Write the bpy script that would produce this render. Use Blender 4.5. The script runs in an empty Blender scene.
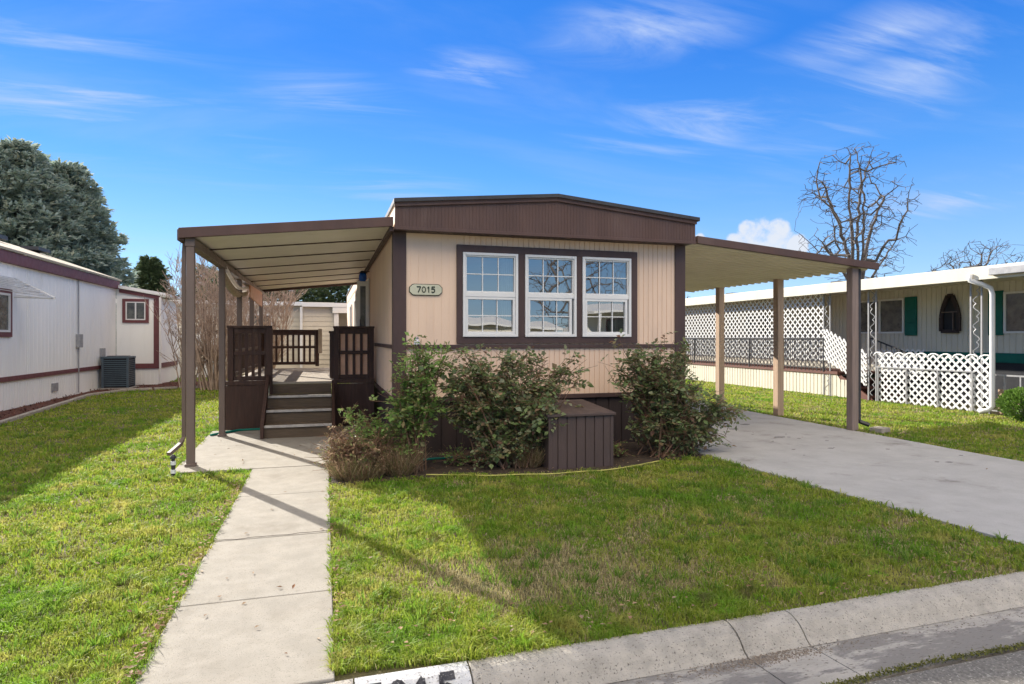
import bpy, bmesh, math, random
import numpy as np
from mathutils import Vector, Matrix, noise
R = math.radians
PI = math.pi
scene = bpy.context.scene
COL = scene.collection
rng = random.Random(7)
nrg = np.random.default_rng(11)

# ------------------------------------------------------------------ materials
def newmat(name):
    m = bpy.data.materials.new(name); m.use_nodes = True
    nt = m.node_tree; nt.nodes.clear()
    out = nt.nodes.new('ShaderNodeOutputMaterial')
    return m, nt, out
def N(nt, typ, **kw):
    n = nt.nodes.new(typ)
    for k, v in kw.items():
        if k.startswith('_'): setattr(n, k[1:], v)
        else: n.inputs[k.replace('_', ' ')].default_value = v
    return n
def rgba(c): return (c[0], c[1], c[2], 1)
def mixc(nt, fac, a, b):
    n = nt.nodes.new('ShaderNodeMix'); n.data_type = 'RGBA'
    for s, v in ((0, fac), (6, a), (7, b)):
        if hasattr(v, 'node'): nt.links.new(v, n.inputs[s])
        else: n.inputs[s].default_value = v if s == 0 else rgba(v)
    return n.outputs[2]
def coords(nt, scale=(1, 1, 1), kind='Object'):
    tc = nt.nodes.new('ShaderNodeTexCoord'); mp = nt.nodes.new('ShaderNodeMapping')
    mp.inputs['Scale'].default_value = scale
    nt.links.new(tc.outputs[kind], mp.inputs[0]); return mp.outputs[0]
def noisef(nt, vec, scale, detail=4, rough=.6, lo=.35, hi=.65):
    n = N(nt, 'ShaderNodeTexNoise', Scale=scale, Detail=detail, Roughness=rough)
    nt.links.new(vec, n.inputs['Vector'])
    r = nt.nodes.new('ShaderNodeMapRange'); r.interpolation_type = 'SMOOTHSTEP'
    r.inputs['From Min'].default_value = lo; r.inputs['From Max'].default_value = hi
    nt.links.new(n.outputs['Fac'], r.inputs['Value'])
    return r.outputs['Result']
def mat(name, c1, c2=None, scale=3, rough=.7, bump=.0, bscale=60, stretch=(1, 1, 1), spec=.35,
        metal=0, c3=None, s3=.6, lo3=.52, hi3=.7, speck=None, sscale=150):
    """painted / cement / wood surface: two mottled tones, optional third large blotches, optional speckle, bump"""
    m, nt, out = newmat(name)
    b = N(nt, 'ShaderNodeBsdfPrincipled', Roughness=rough, Metallic=metal)
    b.inputs['Specular IOR Level'].default_value = spec
    v = coords(nt, stretch)
    if c2 is None: c2 = tuple(x * .86 for x in c1)
    col = mixc(nt, noisef(nt, v, scale, 5, .65, .3, .7), c1, c2)
    if c3 is not None:
        col = mixc(nt, noisef(nt, v, s3, 6, .7, lo3, hi3), col, c3)
    if speck is not None:
        col = mixc(nt, noisef(nt, v, sscale, 2, .5, .58, .72), col, speck)
    nt.links.new(col, b.inputs['Base Color'])
    rr = nt.nodes.new('ShaderNodeMapRange'); rr.inputs['To Min'].default_value = max(rough - .1, .05); rr.inputs['To Max'].default_value = min(rough + .12, 1)
    nt.links.new(noisef(nt, v, scale * 2.3, 4, .6, .2, .8), rr.inputs['Value']); nt.links.new(rr.outputs[0], b.inputs['Roughness'])
    if bump:
        n = N(nt, 'ShaderNodeTexNoise', Scale=bscale, Detail=6, Roughness=.7); nt.links.new(v, n.inputs['Vector'])
        bp = N(nt, 'ShaderNodeBump', Strength=bump, Distance=.02); nt.links.new(n.outputs['Fac'], bp.inputs['Height'])
        nt.links.new(bp.outputs[0], b.inputs['Normal'])
    nt.links.new(b.outputs[0], out.inputs[0]); return m
def leafmat(name, cols, trans=.35, rough=.5, patch=None, pscale=.5, island=True, plo=.5, phi=.68):
    """thin foliage: each leaf takes its own tone from the ramp; optional patches in which the plant really is dry"""
    m, nt, out = newmat(name)
    g = nt.nodes.new('ShaderNodeNewGeometry')
    cr = nt.nodes.new('ShaderNodeValToRGB'); els = cr.color_ramp.elements
    els[0].position = 0; els[0].color = rgba(cols[0]); els[1].position = 1; els[1].color = rgba(cols[-1])
    for i, c in enumerate(cols[1:-1]):
        e = els.new((i + 1) / (len(cols) - 1)); e.color = rgba(c)
    nt.links.new(g.outputs['Random Per Island'], cr.inputs[0]); col = cr.outputs[0]
    v = coords(nt)
    if patch is not None:
        for (pc, ps, pl, ph) in patch:
            col = mixc(nt, noisef(nt, v, ps, 4, .6, pl, ph), col, pc)
    b = N(nt, 'ShaderNodeBsdfPrincipled', Roughness=rough); b.inputs['Specular IOR Level'].default_value = .25
    t = nt.nodes.new('ShaderNodeBsdfTranslucent'); ms = N(nt, 'ShaderNodeMixShader', Fac=trans)
    nt.links.new(col, b.inputs['Base Color']); nt.links.new(col, t.inputs['Color'])
    nt.links.new(b.outputs[0], ms.inputs[1]); nt.links.new(t.outputs[0], ms.inputs[2]); nt.links.new(ms.outputs[0], out.inputs[0])
    return m
def glassmat(name, tint=(.9, .95, .97), refl=.25):
    m, nt, out = newmat(name)
    fr = N(nt, 'ShaderNodeFresnel', IOR=1.6)
    ad = N(nt, 'ShaderNodeMath', _operation='ADD'); ad.inputs[1].default_value = refl; ad.use_clamp = True
    nt.links.new(fr.outputs[0], ad.inputs[0])
    tr = N(nt, 'ShaderNodeBsdfTransparent'); tr.inputs[0].default_value = rgba(tint)
    gl = N(nt, 'ShaderNodeBsdfGlossy', Roughness=.01); gl.inputs[0].default_value = (1, 1, 1, 1)
    n = N(nt, 'ShaderNodeTexNoise', Scale=1.3, Detail=1); nt.links.new(coords(nt), n.inputs['Vector'])
    bp = N(nt, 'ShaderNodeBump', Strength=.08, Distance=.05); nt.links.new(n.outputs[0], bp.inputs['Height']); nt.links.new(bp.outputs[0], gl.inputs['Normal'])
    ms = nt.nodes.new('ShaderNodeMixShader')
    nt.links.new(ad.outputs[0], ms.inputs[0]); nt.links.new(tr.outputs[0], ms.inputs[1]); nt.links.new(gl.outputs[0], ms.inputs[2])
    nt.links.new(ms.outputs[0], out.inputs[0]); return m

M = {}
M['tan'] = mat('tan_painted_siding', (.78, .585, .44), (.72, .535, .405), 2.2, .75, .12, 40, (1, 1, .35), c3=(.62, .475, .37), s3=1.1, lo3=.54, hi3=.78)
M['brown'] = mat('brown_trim_paint', (.078, .047, .043), (.06, .037, .035), 4, .55, .1, 50, (1, 1, .3))
M['gable'] = mat('brown_gable_paint', (.105, .06, .05), (.082, .048, .042), 2.5, .6, .1, 45, (1, 1, .3), c3=(.12, .078, .068), s3=.9)
M['darkskirt'] = mat('dark_brown_skirting', (.05, .034, .032), (.035, .026, .026), 3, .7, .25, 30, (1, 1, .2), c3=(.09, .06, .05), s3=1.4, lo3=.58, hi3=.8)
M['deckwood'] = mat('stained_deck_wood', (.072, .036, .026), (.048, .026, .02), 5, .6, .3, 30, (6, 6, .5), c3=(.1, .06, .045), s3=1.3)
M['post'] = mat('brown_metal_post', (.17, .125, .105), (.135, .10, .085), 3, .5, .08, 50, (1, 1, .2))
M['cedar'] = mat('weathered_wood_post', (.50, .36, .25), (.40, .285, .20), 6, .75, .3, 25, (5, 5, .35), c3=(.27, .18, .12), s3=2.0, lo3=.6, hi3=.75)
M['cedar2'] = mat('grey_purple_wood_post', (.27, .205, .18), (.20, .155, .135), 6, .75, .3, 25, (5, 5, .35), c3=(.10, .07, .06), s3=2.6, lo3=.64, hi3=.74)
M['cream'] = mat('cream_underside_metal', (.80, .77, .68), (.73, .70, .61), 1.5, .45, .04, 30, c3=(.56, .52, .44), s3=.9, lo3=.58, hi3=.8)
M['tanpan'] = mat('tan_underside_metal', (.74, .68, .49), (.66, .6, .43), 1.5, .5, .04, 30)
M['rooftop'] = mat('grey_roof_coating', (.3, .3, .3), (.24, .24, .24), 2, .7, .1)
M['edge'] = mat('dark_roof_edge', (.05, .05, .055), (.035, .035, .04), 5, .5)
M['vinyl'] = mat('white_vinyl', (.74, .74, .73), (.69, .69, .68), 3, .35, .02)
M['white'] = mat('white_siding_paint', (.87, .87, .84), (.82, .82, .79), 1.2, .6, .05, 30, (1, 1, .3), c3=(.70, .70, .67), s3=.8, lo3=.58, hi3=.8)
M['maroon'] = mat('maroon_trim_paint', (.16, .055, .06), (.13, .047, .05), 4, .55, .05)
M['shingle'] = mat('tan_roof_shingle', (.42, .37, .28), (.26, .23, .18), 18, .9, .5, 40, (1, 3, 1), c3=(.34, .31, .25), s3=1)
M['concrete'] = mat('concrete', (.335, .31, .27), (.28, .26, .225), 5, .9, .25, 150, c3=(.22, .195, .16), s3=1.3, lo3=.5, hi3=.8, speck=(.18, .165, .14), sscale=170)
M['driveway'] = mat('driveway_concrete', (.43, .425, .42), (.365, .36, .355), 2.2, .88, .25, 120, c3=(.20, .185, .175), s3=1.5, lo3=.54, hi3=.76, speck=(.27, .25, .235), sscale=150)
M['curb'] = mat('aggregate_curb', (.58, .54, .48), (.46, .43, .385), 12, .95, .9, 90, c3=(.36, .335, .30), s3=3.5, lo3=.5, hi3=.75, speck=(.19, .175, .155), sscale=95)
M['gutter'] = mat('gutter_concrete', (.50, .47, .43), (.40, .375, .34), 9, .9, .7, 100, (.35, 1, 1), c3=(.26, .245, .23), s3=3.2, lo3=.46, hi3=.52, speck=(.17, .155, .14), sscale=95)
M['asphalt'] = mat('asphalt', (.33, .31, .28), (.18, .17, .155), 55, .95, 1.0, 100, speck=(.58, .55, .5), sscale=90)
M['paint'] = mat('white_curb_paint', (.74, .745, .76), (.60, .61, .63), 18, .8, .7, 100, c3=(.42, .40, .37), s3=9, lo3=.56, hi3=.7, speck=(.25, .23, .21), sscale=100)
M['black'] = mat('black_paint', (.025, .024, .03), (.04, .04, .05), 30, .7, .3, 100, speck=(.2, .2, .2), sscale=110)
M['plaque'] = mat('sage_plaque', (.56, .56, .43), (.50, .50, .38), 8, .6, .1)
M['darkgreen_paint'] = mat('dark_number_paint', (.03, .04, .03))
M['soil'] = mat('soil_and_thatch', (.17, .145, .07), (.085, .09, .035), 9, .95, .9, 35, c3=(.22, .17, .10), s3=1.3, lo3=.5, hi3=.7)
M['mulch'] = mat('red_bark_mulch', (.16, .06, .04), (.07, .035, .026), 40, .95, 1.0, 40)
M['dirt'] = mat('bare_garden_soil', (.075, .052, .036), (.04, .03, .022), 12, .95, 1.0, 30)
M['bark'] = mat('grey_bark', (.155, .135, .125), (.075, .065, .06), 12, .9, .8, 30, (3, 3, .6))
M['twig'] = mat('thin_twigs', (.12, .10, .095), (.08, .068, .065), 12, .9)
M['cane'] = mat('grey_brown_bare_canes', (.46, .35, .27), (.26, .19, .15), 5, .8)
M['rosecane'] = mat('rose_canes', (.24, .13, .085), (.13, .085, .05), 8, .8, .2)
M['acgrey'] = mat('blue_grey_metal', (.09, .125, .15), (.075, .1, .125), 4, .45, metal=.2)
M['dark'] = mat('dark_void', (.02, .022, .028), (.015, .016, .02))
M['green'] = mat('green_paint', (.0, .13, .095), (.0, .105, .078), 3, .5)
M['cream_siding'] = mat('cream_metal_siding', (.68, .64, .53), (.6, .565, .47), 1.3, .5, .04, 30, (1, 1, .3))
M['beige'] = mat('beige_siding', (.62, .57, .47), (.56, .51, .42), 1.5, .6)
M['redbrown'] = mat('red_brown_paint', (.15, .06, .045), (.12, .05, .04), 4, .6)
M['iron'] = mat('dark_wrought_iron', (.045, .045, .05), (.06, .06, .065), 8, .5, metal=.4)
M['greyiron'] = mat('grey_wrought_iron', (.36, .36, .37), (.28, .28, .29), 8, .5, metal=.2)
M['tealhose'] = mat('teal_hose_rubber', (.0, .2, .15), (.0, .16, .12), 8, .5)
M['yellow'] = mat('yellow_hose_rubber', (.50, .47, .12), (.36, .35, .10), 8, .5)
M['fabric'] = mat('tan_canvas', (.5, .43, .33), (.38, .32, .24), 6, .9, .4, 40)
M['amber'] = mat('amber_plastic', (.62, .28, .13), (.5, .22, .1), 8, .5)
M['plastic'] = mat('white_plastic', (.75, .76, .78), None, 6, .4)
M['bluerefl'] = mat('blue_reflection', (.01, .06, .35), (.01, .12, .5), 20, .1)
M['tread'] = mat('pale_worn_tread_edge', (.5, .48, .45), (.34, .32, .3), 10, .7, .2)
M['riser'] = mat('weathered_dark_riser', (.15, .11, .075), (.10, .075, .052), 8, .8, .4, 25, (.5, 3, 8))
M['deckboards'] = mat('pale_deck_boards', (.42, .36, .29), (.33, .28, .22), 5, .75, .2, 30, (.5, 5, 1))
M['drape'] = mat('cream_curtain', (.5, .48, .42), (.4, .38, .33), 6, .9)
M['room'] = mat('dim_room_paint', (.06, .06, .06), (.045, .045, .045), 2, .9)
M['stone'] = mat('pale_edging_stone', (.4, .36, .31), (.3, .27, .24), 8, .9, .5)
M['greybox'] = mat('grey_brown_panel', (.09, .062, .056), (.07, .05, .047), 4, .6, .2, 40, (1, 1, .3), c3=(.13, .095, .085), s3=2.4, lo3=.56, hi3=.75)
M['glass'] = glassmat('window_glass', (.58, .66, .70), .2)
M['darkglass'] = mat('dark_window_glass', (.03, .035, .04), (.12, .13, .115), 3.5, .05, spec=.9, c3=(.02, .025, .03), s3=6)  # paler blotches paint in reflections and curtains on the panes
M['rose'] = leafmat('rose_leaves', [(.15, .22, .075), (.21, .29, .11), (.28, .33, .17), (.14, .19, .10), (.32, .34, .20), (.34, .22, .13), (.18, .28, .10), (.24, .13, .09), (.25, .30, .19)], .42)
M['roselight'] = leafmat('fresh_rose_leaves', [(.15, .27, .06), (.22, .37, .085), (.28, .40, .13), (.19, .31, .09), (.33, .26, .12), (.24, .32, .17)], .42)
M['grass'] = leafmat('lawn_grass', [(.15, .22, .02), (.26, .36, .035), (.37, .43, .05), (.19, .28, .025), (.45, .44, .12), (.30, .39, .04)], .48, .6,
                     patch=[((.15, .30, .025), .9, .47, .64), ((.48, .46, .12), 2.1, .5, .68), ((.24, .42, .035), 5.5, .54, .66), ((.20, .19, .07), 3.1, .6, .72)])
M['drygrass'] = leafmat('dry_straw_grass', [(.46, .40, .20), (.36, .30, .14), (.56, .50, .28), (.26, .20, .10)], .3, .7)
M['clump'] = leafmat('dried_flower_stems', [(.40, .25, .16), (.50, .38, .24), (.26, .17, .10), (.18, .22, .08), (.33, .19, .13), (.24, .28, .10)], .35, .8)
M['moss'] = leafmat('gutter_moss', [(.12, .13, .03), (.17, .17, .05), (.08, .09, .02)], .1, .9)
M['litter'] = leafmat('fallen_leaves', [(.25, .12, .06), (.38, .27, .16), (.16, .08, .04), (.45, .36, .26)], .15, .8)
M['spruce'] = leafmat('blue_spruce_needles', [(.20, .27, .22), (.29, .37, .32), (.39, .47, .42), (.23, .29, .21), (.48, .54, .49), (.31, .32, .22)], .45, .8)
M['evergreen'] = leafmat('dark_evergreen_needles', [(.07, .11, .05), (.11, .15, .07), (.15, .19, .10)], .3, .8)
M['boxwood'] = leafmat('bright_shrub_leaves', [(.1, .2, .03), (.16, .27, .05), (.07, .14, .02)], .3)

# ------------------------------------------------------------------ mesh builder
class MB:
    def __init__(s): s.v = []; s.f = []
    def add(s, vs, fs):
        n = len(s.v); s.v += [tuple(p) for p in vs]; s.f += [tuple(i + n for i in f) for f in fs]; return s
    def box(s, x0, y0, z0, x1, y1, z1):
        x0, x1 = sorted((x0, x1)); y0, y1 = sorted((y0, y1)); z0, z1 = sorted((z0, z1))
        return s.add([(x0, y0, z0), (x1, y0, z0), (x1, y1, z0), (x0, y1, z0), (x0, y0, z1), (x1, y0, z1), (x1, y1, z1), (x0, y1, z1)],
                     [(0, 3, 2, 1), (4, 5, 6, 7), (0, 1, 5, 4), (1, 2, 6, 5), (2, 3, 7, 6), (3, 0, 4, 7)])
    def hexa(s, p):   # 8 points: bottom ring then top ring
        return s.add(p, [(0, 3, 2, 1), (4, 5, 6, 7), (0, 1, 5, 4), (1, 2, 6, 5), (2, 3, 7, 6), (3, 0, 4, 7)])
    def bar(s, a, b, w, h, up=(0, 0, 1)):
        a = Vector(a); b = Vector(b); d = (b - a).normalized(); u = Vector(up)
        if abs(d.dot(u)) > .98: u = Vector((0, 1, 0))
        r = d.cross(u).normalized() * w / 2; u = r.cross(d).normalized() * h / 2
        return s.hexa([a - r - u, a + r - u, b + r - u, b - r - u, a - r + u, a + r + u, b + r + u, b - r + u])
    def prism(s, poly, axis, a, b):   # polygon (list of 2-tuples) extruded along an axis
        def P(u, v, t): return {'x': (t, u, v), 'y': (u, t, v), 'z': (u, v, t)}[axis]
        n = len(poly); vs = [P(u, v, a) for u, v in poly] + [P(u, v, b) for u, v in poly]
        fs = [tuple(range(n))[::-1], tuple(range(n, 2 * n))] + [(i, (i + 1) % n, n + (i + 1) % n, n + i) for i in range(n)]
        return s.add(vs, fs)
    def tube(s, pts, rad, n=6, cap=True):
        pts = [Vector(p) for p in pts]
        if not hasattr(rad, '__len__'): rad = [rad] * len(pts)
        base = len(s.v); prev = None
        for i, p in enumerate(pts):
            d = (pts[min(i + 1, len(pts) - 1)] - pts[max(i - 1, 0)])
            d = d.normalized() if d.length > 1e-9 else Vector((0, 0, 1))
            if prev is None: prev = d.orthogonal().normalized()
            prev = (prev - d * prev.dot(d)); prev = prev.normalized() if prev.length > 1e-6 else d.orthogonal().normalized()
            q = d.cross(prev)
            for k in range(n):
                a = 2 * PI * k / n; s.v.append(tuple(p + (prev * math.cos(a) + q * math.sin(a)) * rad[i]))
        for i in range(len(pts) - 1):
            for k in range(n):
                a = base + i * n + k; b = base + i * n + (k + 1) % n
                s.f.append((a, b, b + n, a + n))
        if cap:
            s.f.append(tuple(base + k for k in range(n))[::-1]); e = base + (len(pts) - 1) * n
            s.f.append(tuple(e + k for k in range(n)))
        return s
    def leaf(s, p, d, u, L, W):    # folded four-point leaf
        d = d.normalized(); r = d.cross(u)
        r = r.normalized() if r.length > 1e-5 else d.orthogonal().normalized()
        nn = r.cross(d)
        a = p; b = p + d * L * .5 + r * W / 2 + nn * W * .18; c = p + d * L; e = p + d * L * .5 - r * W / 2 + nn * W * .18
        n = len(s.v); s.v += [tuple(a), tuple(b), tuple(c), tuple(e)]; s.f += [(n, n + 1, n + 2), (n, n + 2, n + 3)]
    def build(s, name, m, parent=None, origin=None, bevel=0, smooth=False, recalc=False):
        me = bpy.data.meshes.new(name)
        o = bpy.data.objects.new(name, me); COL.objects.link(o)
        off = Vector((0, 0, 0))
        if parent is not None:
            q = parent
            while q is not None: off += q.location; q = q.parent
            o.parent = parent
        elif origin is not None:
            off = Vector(origin); o.location = off
        me.from_pydata([(x - off.x, y - off.y, z - off.z) for x, y, z in s.v], [], s.f)
        if recalc:
            bm = bmesh.new(); bm.from_mesh(me); bmesh.ops.recalc_face_normals(bm, faces=bm.faces); bm.to_mesh(me); bm.free()
        if smooth: me.polygons.foreach_set('use_smooth', [True] * len(me.polygons))
        me.materials.append(M[m] if isinstance(m, str) else m); me.update()
        if bevel:
            b = o.modifiers.new('bevel', 'BEVEL'); b.width = bevel; b.segments = 2; b.limit_method = 'ANGLE'; b.angle_limit = R(40)
        return o
def tag(o, label=None, cat=None, group=None, kind=None):
    if label: o['label'] = label
    if cat: o['category'] = cat
    if group: o['group'] = group
    if kind: o['kind'] = kind
    return o
def thing(name, loc, label, cat, group=None):
    o = bpy.data.objects.new(name, None); COL.objects.link(o); o.location = loc; o.empty_display_size = .2
    return tag(o, label, cat, group)
def struct(name, mb, m, **k): return tag(mb.build(name, m, **k), kind='structure')
def copy_tree(o, parent=None):
    c = o.copy(); COL.objects.link(c)
    if parent is not None: c.parent = parent
    for ch in [x for x in scene_children(o)]: copy_tree(ch, c)
    return c
def scene_children(o): return [x for x in bpy.data.objects if x.parent == o]

def ribs(mb, axis, a0, a1, face, out, z0, z1, pitch=.1, groove=.012, depth=.006, th=.03, gz=None):
    """vertical-groove siding panel: runs along axis ('x' or 'y') from a0 to a1; face = coordinate of outer face; out=+1/-1"""
    prof = []; a = a0
    while a < a1 - 1e-6:
        e = min(a + pitch - groove, a1)
        prof += [(a, 0), (e, 0)]
        if e < a1 - 1e-6:
            g = min(e + groove, a1)
            prof += [(e + groove * .15, -depth), (g - groove * .15, -depth)]
        a += pitch
    n = len(prof)
    tz = gz if gz else (lambda a: z1)
    bz = z0 if callable(z0) else (lambda a: z0)
    def P(a, o_, z):
        f = face + out * o_
        return (a, f, z) if axis == 'x' else (f, a, z)
    vs = [P(a, d, bz(a)) for a, d in prof] + [P(a, d, tz(a)) for a, d in prof] + \
         [P(a0, -th, bz(a0)), P(a1, -th, bz(a1)), P(a0, -th, tz(a0)), P(a1, -th, tz(a1))]
    fs = [(i, i + 1, n + i + 1, n + i) for i in range(n - 1)]
    B = 2 * n
    fs += [(B + 1, B, B + 2, B + 3), (B, 0, n, B + 2), (n - 1, B + 1, B + 3, 2 * n - 1)]
    mb.add(vs, fs); return mb

# ------------------------------------------------------------------ camera, light, sky
TH = R(16.65)
cam = bpy.data.objects.new('camera', bpy.data.cameras.new('camera')); COL.objects.link(cam)
cam.location = (0, 0, 1.5); cam.rotation_euler = (R(90), 0, -TH)
cam.data.sensor_width = 36; cam.data.lens = 625 / 1024 * 36; cam.data.shift_y = -4 / 1024
cam.data.clip_start = .05; cam.data.clip_end = 3000
scene.camera = cam
EL = R(24.7); SV = Vector((-.472, .882, 0)).normalized()
AZ = math.atan2(-SV.x, SV.y)         # towards -x
sun = bpy.data.objects.new('sun', bpy.data.lights.new('sun', 'SUN')); COL.objects.link(sun)
sd = Vector((SV.x * math.cos(EL), SV.y * math.cos(EL), math.sin(EL)))
sun.rotation_euler = sd.to_track_quat('Z', 'Y').to_euler(); sun.location = sd * 50
sun.data.energy = 2.6; sun.data.angle = R(.53); sun.data.color = (1, .93, .82)

w = bpy.data.worlds.new('World'); scene.world = w; w.use_nodes = True
nt = w.node_tree; nt.nodes.clear()
wo = nt.nodes.new('ShaderNodeOutputWorld'); bg = N(nt, 'ShaderNodeBackground', Strength=.15)
sky = nt.nodes.new('ShaderNodeTexSky'); sky.sky_type = 'NISHITA'; sky.sun_disc = False
sky.sun_elevation = EL; sky.sun_rotation = -AZ
sky.air_density = 1.0; sky.dust_density = 0; sky.ozone_density = 3; sky.altitude = 900
hs = N(nt, 'ShaderNodeHueSaturation', Saturation=1.18)
nt.links.new(sky.outputs[0], hs.inputs['Color'])
tc = nt.nodes.new('ShaderNodeTexCoord')
sep = nt.nodes.new('ShaderNodeSeparateXYZ'); nt.links.new(tc.outputs['Generated'], sep.inputs[0])
def mth(op, a, b=None, clamp=False):
    n = N(nt, 'ShaderNodeMath', _operation=op); n.use_clamp = clamp
    for i, v in ((0, a), (1, b)):
        if v is None: continue
        if hasattr(v, 'node'): nt.links.new(v, n.inputs[i])
        else: n.inputs[i].default_value = v
    return n.outputs[0]
# air colour by elevation, pale haze added overhead for fill; mixed with sky texture
ramp = nt.nodes.new('ShaderNodeValToRGB'); nt.links.new(sep.outputs[2], ramp.inputs[0]); e_ = ramp.color_ramp.elements
e_[0].position = 0; e_[0].color = (.40, .56, .80, 1); e_[1].position = 1; e_[1].color = (.92, .86, .76, 1)
for p_, c_ in ((.12, (.22, .42, .78)), (.25, (.06, .275, .77)), (.40, (.004, .16, .70)), (.52, (.004, .15, .68)), (.68, (.5, .56, .66))): q_ = e_.new(p_); q_.color = rgba(c_)
gs = N(nt, 'ShaderNodeVectorMath', _operation='SCALE'); nt.links.new(ramp.outputs[0], gs.inputs[0]); gs.inputs['Scale'].default_value = 1.75
clear = nt.nodes.new('ShaderNodeMix'); clear.data_type = 'RGBA'; clear.inputs[0].default_value = .88
nt.links.new(hs.outputs[0], clear.inputs[6]); nt.links.new(gs.outputs[0], clear.inputs[7])
zz = mth('ADD', mth('MAXIMUM', sep.outputs[2], 0), .12)
cv = nt.nodes.new('ShaderNodeCombineXYZ')
nt.links.new(mth('DIVIDE', sep.outputs[0], zz), cv.inputs[0]); nt.links.new(mth('DIVIDE', sep.outputs[1], zz), cv.inputs[1])
mp = nt.nodes.new('ShaderNodeMapping'); nt.links.new(cv.outputs[0], mp.inputs[0])
mp.inputs['Rotation'].default_value = (0, 0, R(20)); mp.inputs['Scale'].default_value = (.42, 1.15, 1)
n1 = N(nt, 'ShaderNodeTexNoise', Scale=1.5, Detail=9, Roughness=.58, Distortion=.55); nt.links.new(mp.outputs[0], n1.inputs['Vector'])
mr = nt.nodes.new('ShaderNodeMapRange'); mr.interpolation_type = 'SMOOTHSTEP'
mr.inputs['From Min'].default_value = .47; mr.inputs['From Max'].default_value = .78; mr.inputs['To Max'].default_value = .6
nt.links.new(n1.outputs[0], mr.inputs['Value'])
def pxdir(px, py):
    r = (px - 512) / 625; t = (338 - py) / 625
    v = Vector((r * math.cos(TH) + math.sin(TH), -r * math.sin(TH) + math.cos(TH), t)); return v.normalized()
def blob(px, py, ax, ay, rot=0):
    """soft patch of cloud around one direction of the sky, ax/ay = angular half sizes"""
    d = pxdir(px, py); right = d.cross(Vector((0, 0, 1))).normalized(); up = right.cross(d)
    ca, sa = math.cos(rot), math.sin(rot); r2 = right * ca + up * sa; u2 = up * ca - right * sa
    def dot(v, k):
        n = N(nt, 'ShaderNodeVectorMath', _operation='DOT_PRODUCT'); nt.links.new(tc.outputs['Generated'], n.inputs[0]); n.inputs[1].default_value = v
        return mth('MULTIPLY', n.outputs['Value'], k)
    a = dot(r2, 1 / ax); b = dot(u2, 1 / ay)
    q = mth('SQRT', mth('ADD', mth('MULTIPLY', a, a), mth('MULTIPLY', b, b)))
    f = N(nt, 'ShaderNodeVectorMath', _operation='DOT_PRODUCT'); nt.links.new(tc.outputs['Generated'], f.inputs[0]); f.inputs[1].default_value = d
    q = mth('ADD', q, mth('MULTIPLY', mth('LESS_THAN', f.outputs['Value'], 0), 50))
    return mth('SUBTRACT', 1, q)
mp2 = nt.nodes.new('ShaderNodeMapping'); mp2.inputs['Scale'].default_value = (.55, 2.3, 1); mp2.inputs['Rotation'].default_value = (0, 0, R(22))
nt.links.new(cv.outputs[0], mp2.inputs[0])
n2 = N(nt, 'ShaderNodeTexNoise', Scale=1.9, Detail=10, Roughness=.6, Distortion=.8); nt.links.new(mp2.outputs[0], n2.inputs['Vector'])
wisps = None
for a in [(70, 85, .34, .11, -.2), (330, 95, .17, .05, -.05), (470, 70, .12, .04, 0), (720, 112, .27, .08, .12), (890, 88, .27, .08, .3), (975, 193, .17, .035, .1), (640, 30, .2, .06, 0), (880, 35, .16, .05, .1), (30, 20, .3, .1, 0), (390, 185, .16, .035, 0)]:
    m_ = mth('POWER', mth('MAXIMUM', blob(*a), 0), 1.35); m_ = mth('MULTIPLY', m_, 1.9)
    wisps = m_ if wisps is None else mth('MAXIMUM', wisps, m_)
wr = nt.nodes.new('ShaderNodeMapRange'); wr.interpolation_type = 'SMOOTHSTEP'; wr.inputs['From Min'].default_value = .40; wr.inputs['From Max'].default_value = .78
nt.links.new(n2.outputs[0], wr.inputs['Value'])
wmask = mth('MULTIPLY', mth('MULTIPLY', wisps, wr.outputs[0]), 1.0, True)
n3 = N(nt, 'ShaderNodeTexNoise', Scale=34, Detail=9, Roughness=.62); nt.links.new(tc.outputs['Generated'], n3.inputs['Vector'])
cum = None
for a in [(762, 240, .05, .036, -.1), (748, 228, .018, .016, 0), (778, 228, .022, .018, 0), (735, 240, .018, .014, 0), (797, 246, .02, .02, 0), (700, 240, .012, .012, 0), (715, 262, .03, .01, 0)]:
    m_ = blob(*a); cum = m_ if cum is None else mth('MAXIMUM', cum, m_)
cr_ = nt.nodes.new('ShaderNodeMapRange'); cr_.interpolation_type = 'SMOOTHSTEP'; cr_.inputs['From Min'].default_value = .58; cr_.inputs['From Max'].default_value = .92
nt.links.new(mth('ADD', mth('MINIMUM', mth('MULTIPLY', mth('MAXIMUM', cum, -1), .9), .38), mth('MULTIPLY', n3.outputs[0], 1.0)), cr_.inputs['Value'])
cumask = mth('MULTIPLY', mth('MULTIPLY', cr_.outputs[0], .85), mth('GREATER_THAN', cum, -.6))
cl1 = nt.nodes.new('ShaderNodeMix'); cl1.data_type = 'RGBA'
nt.links.new(mth('MAXIMUM', mth('MULTIPLY', mr.outputs[0], .35), mth('MULTIPLY', wmask, .68)), cl1.inputs[0]); nt.links.new(clear.outputs[2], cl1.inputs[6]); cl1.inputs[7].default_value = (1.0, 1.22, 1.7, 1)
cl2 = nt.nodes.new('ShaderNodeMix'); cl2.data_type = 'RGBA'
nt.links.new(cumask, cl2.inputs[0]); nt.links.new(cl1.outputs[2], cl2.inputs[6]); cl2.inputs[7].default_value = (1.5, 1.53, 1.6, 1)
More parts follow.
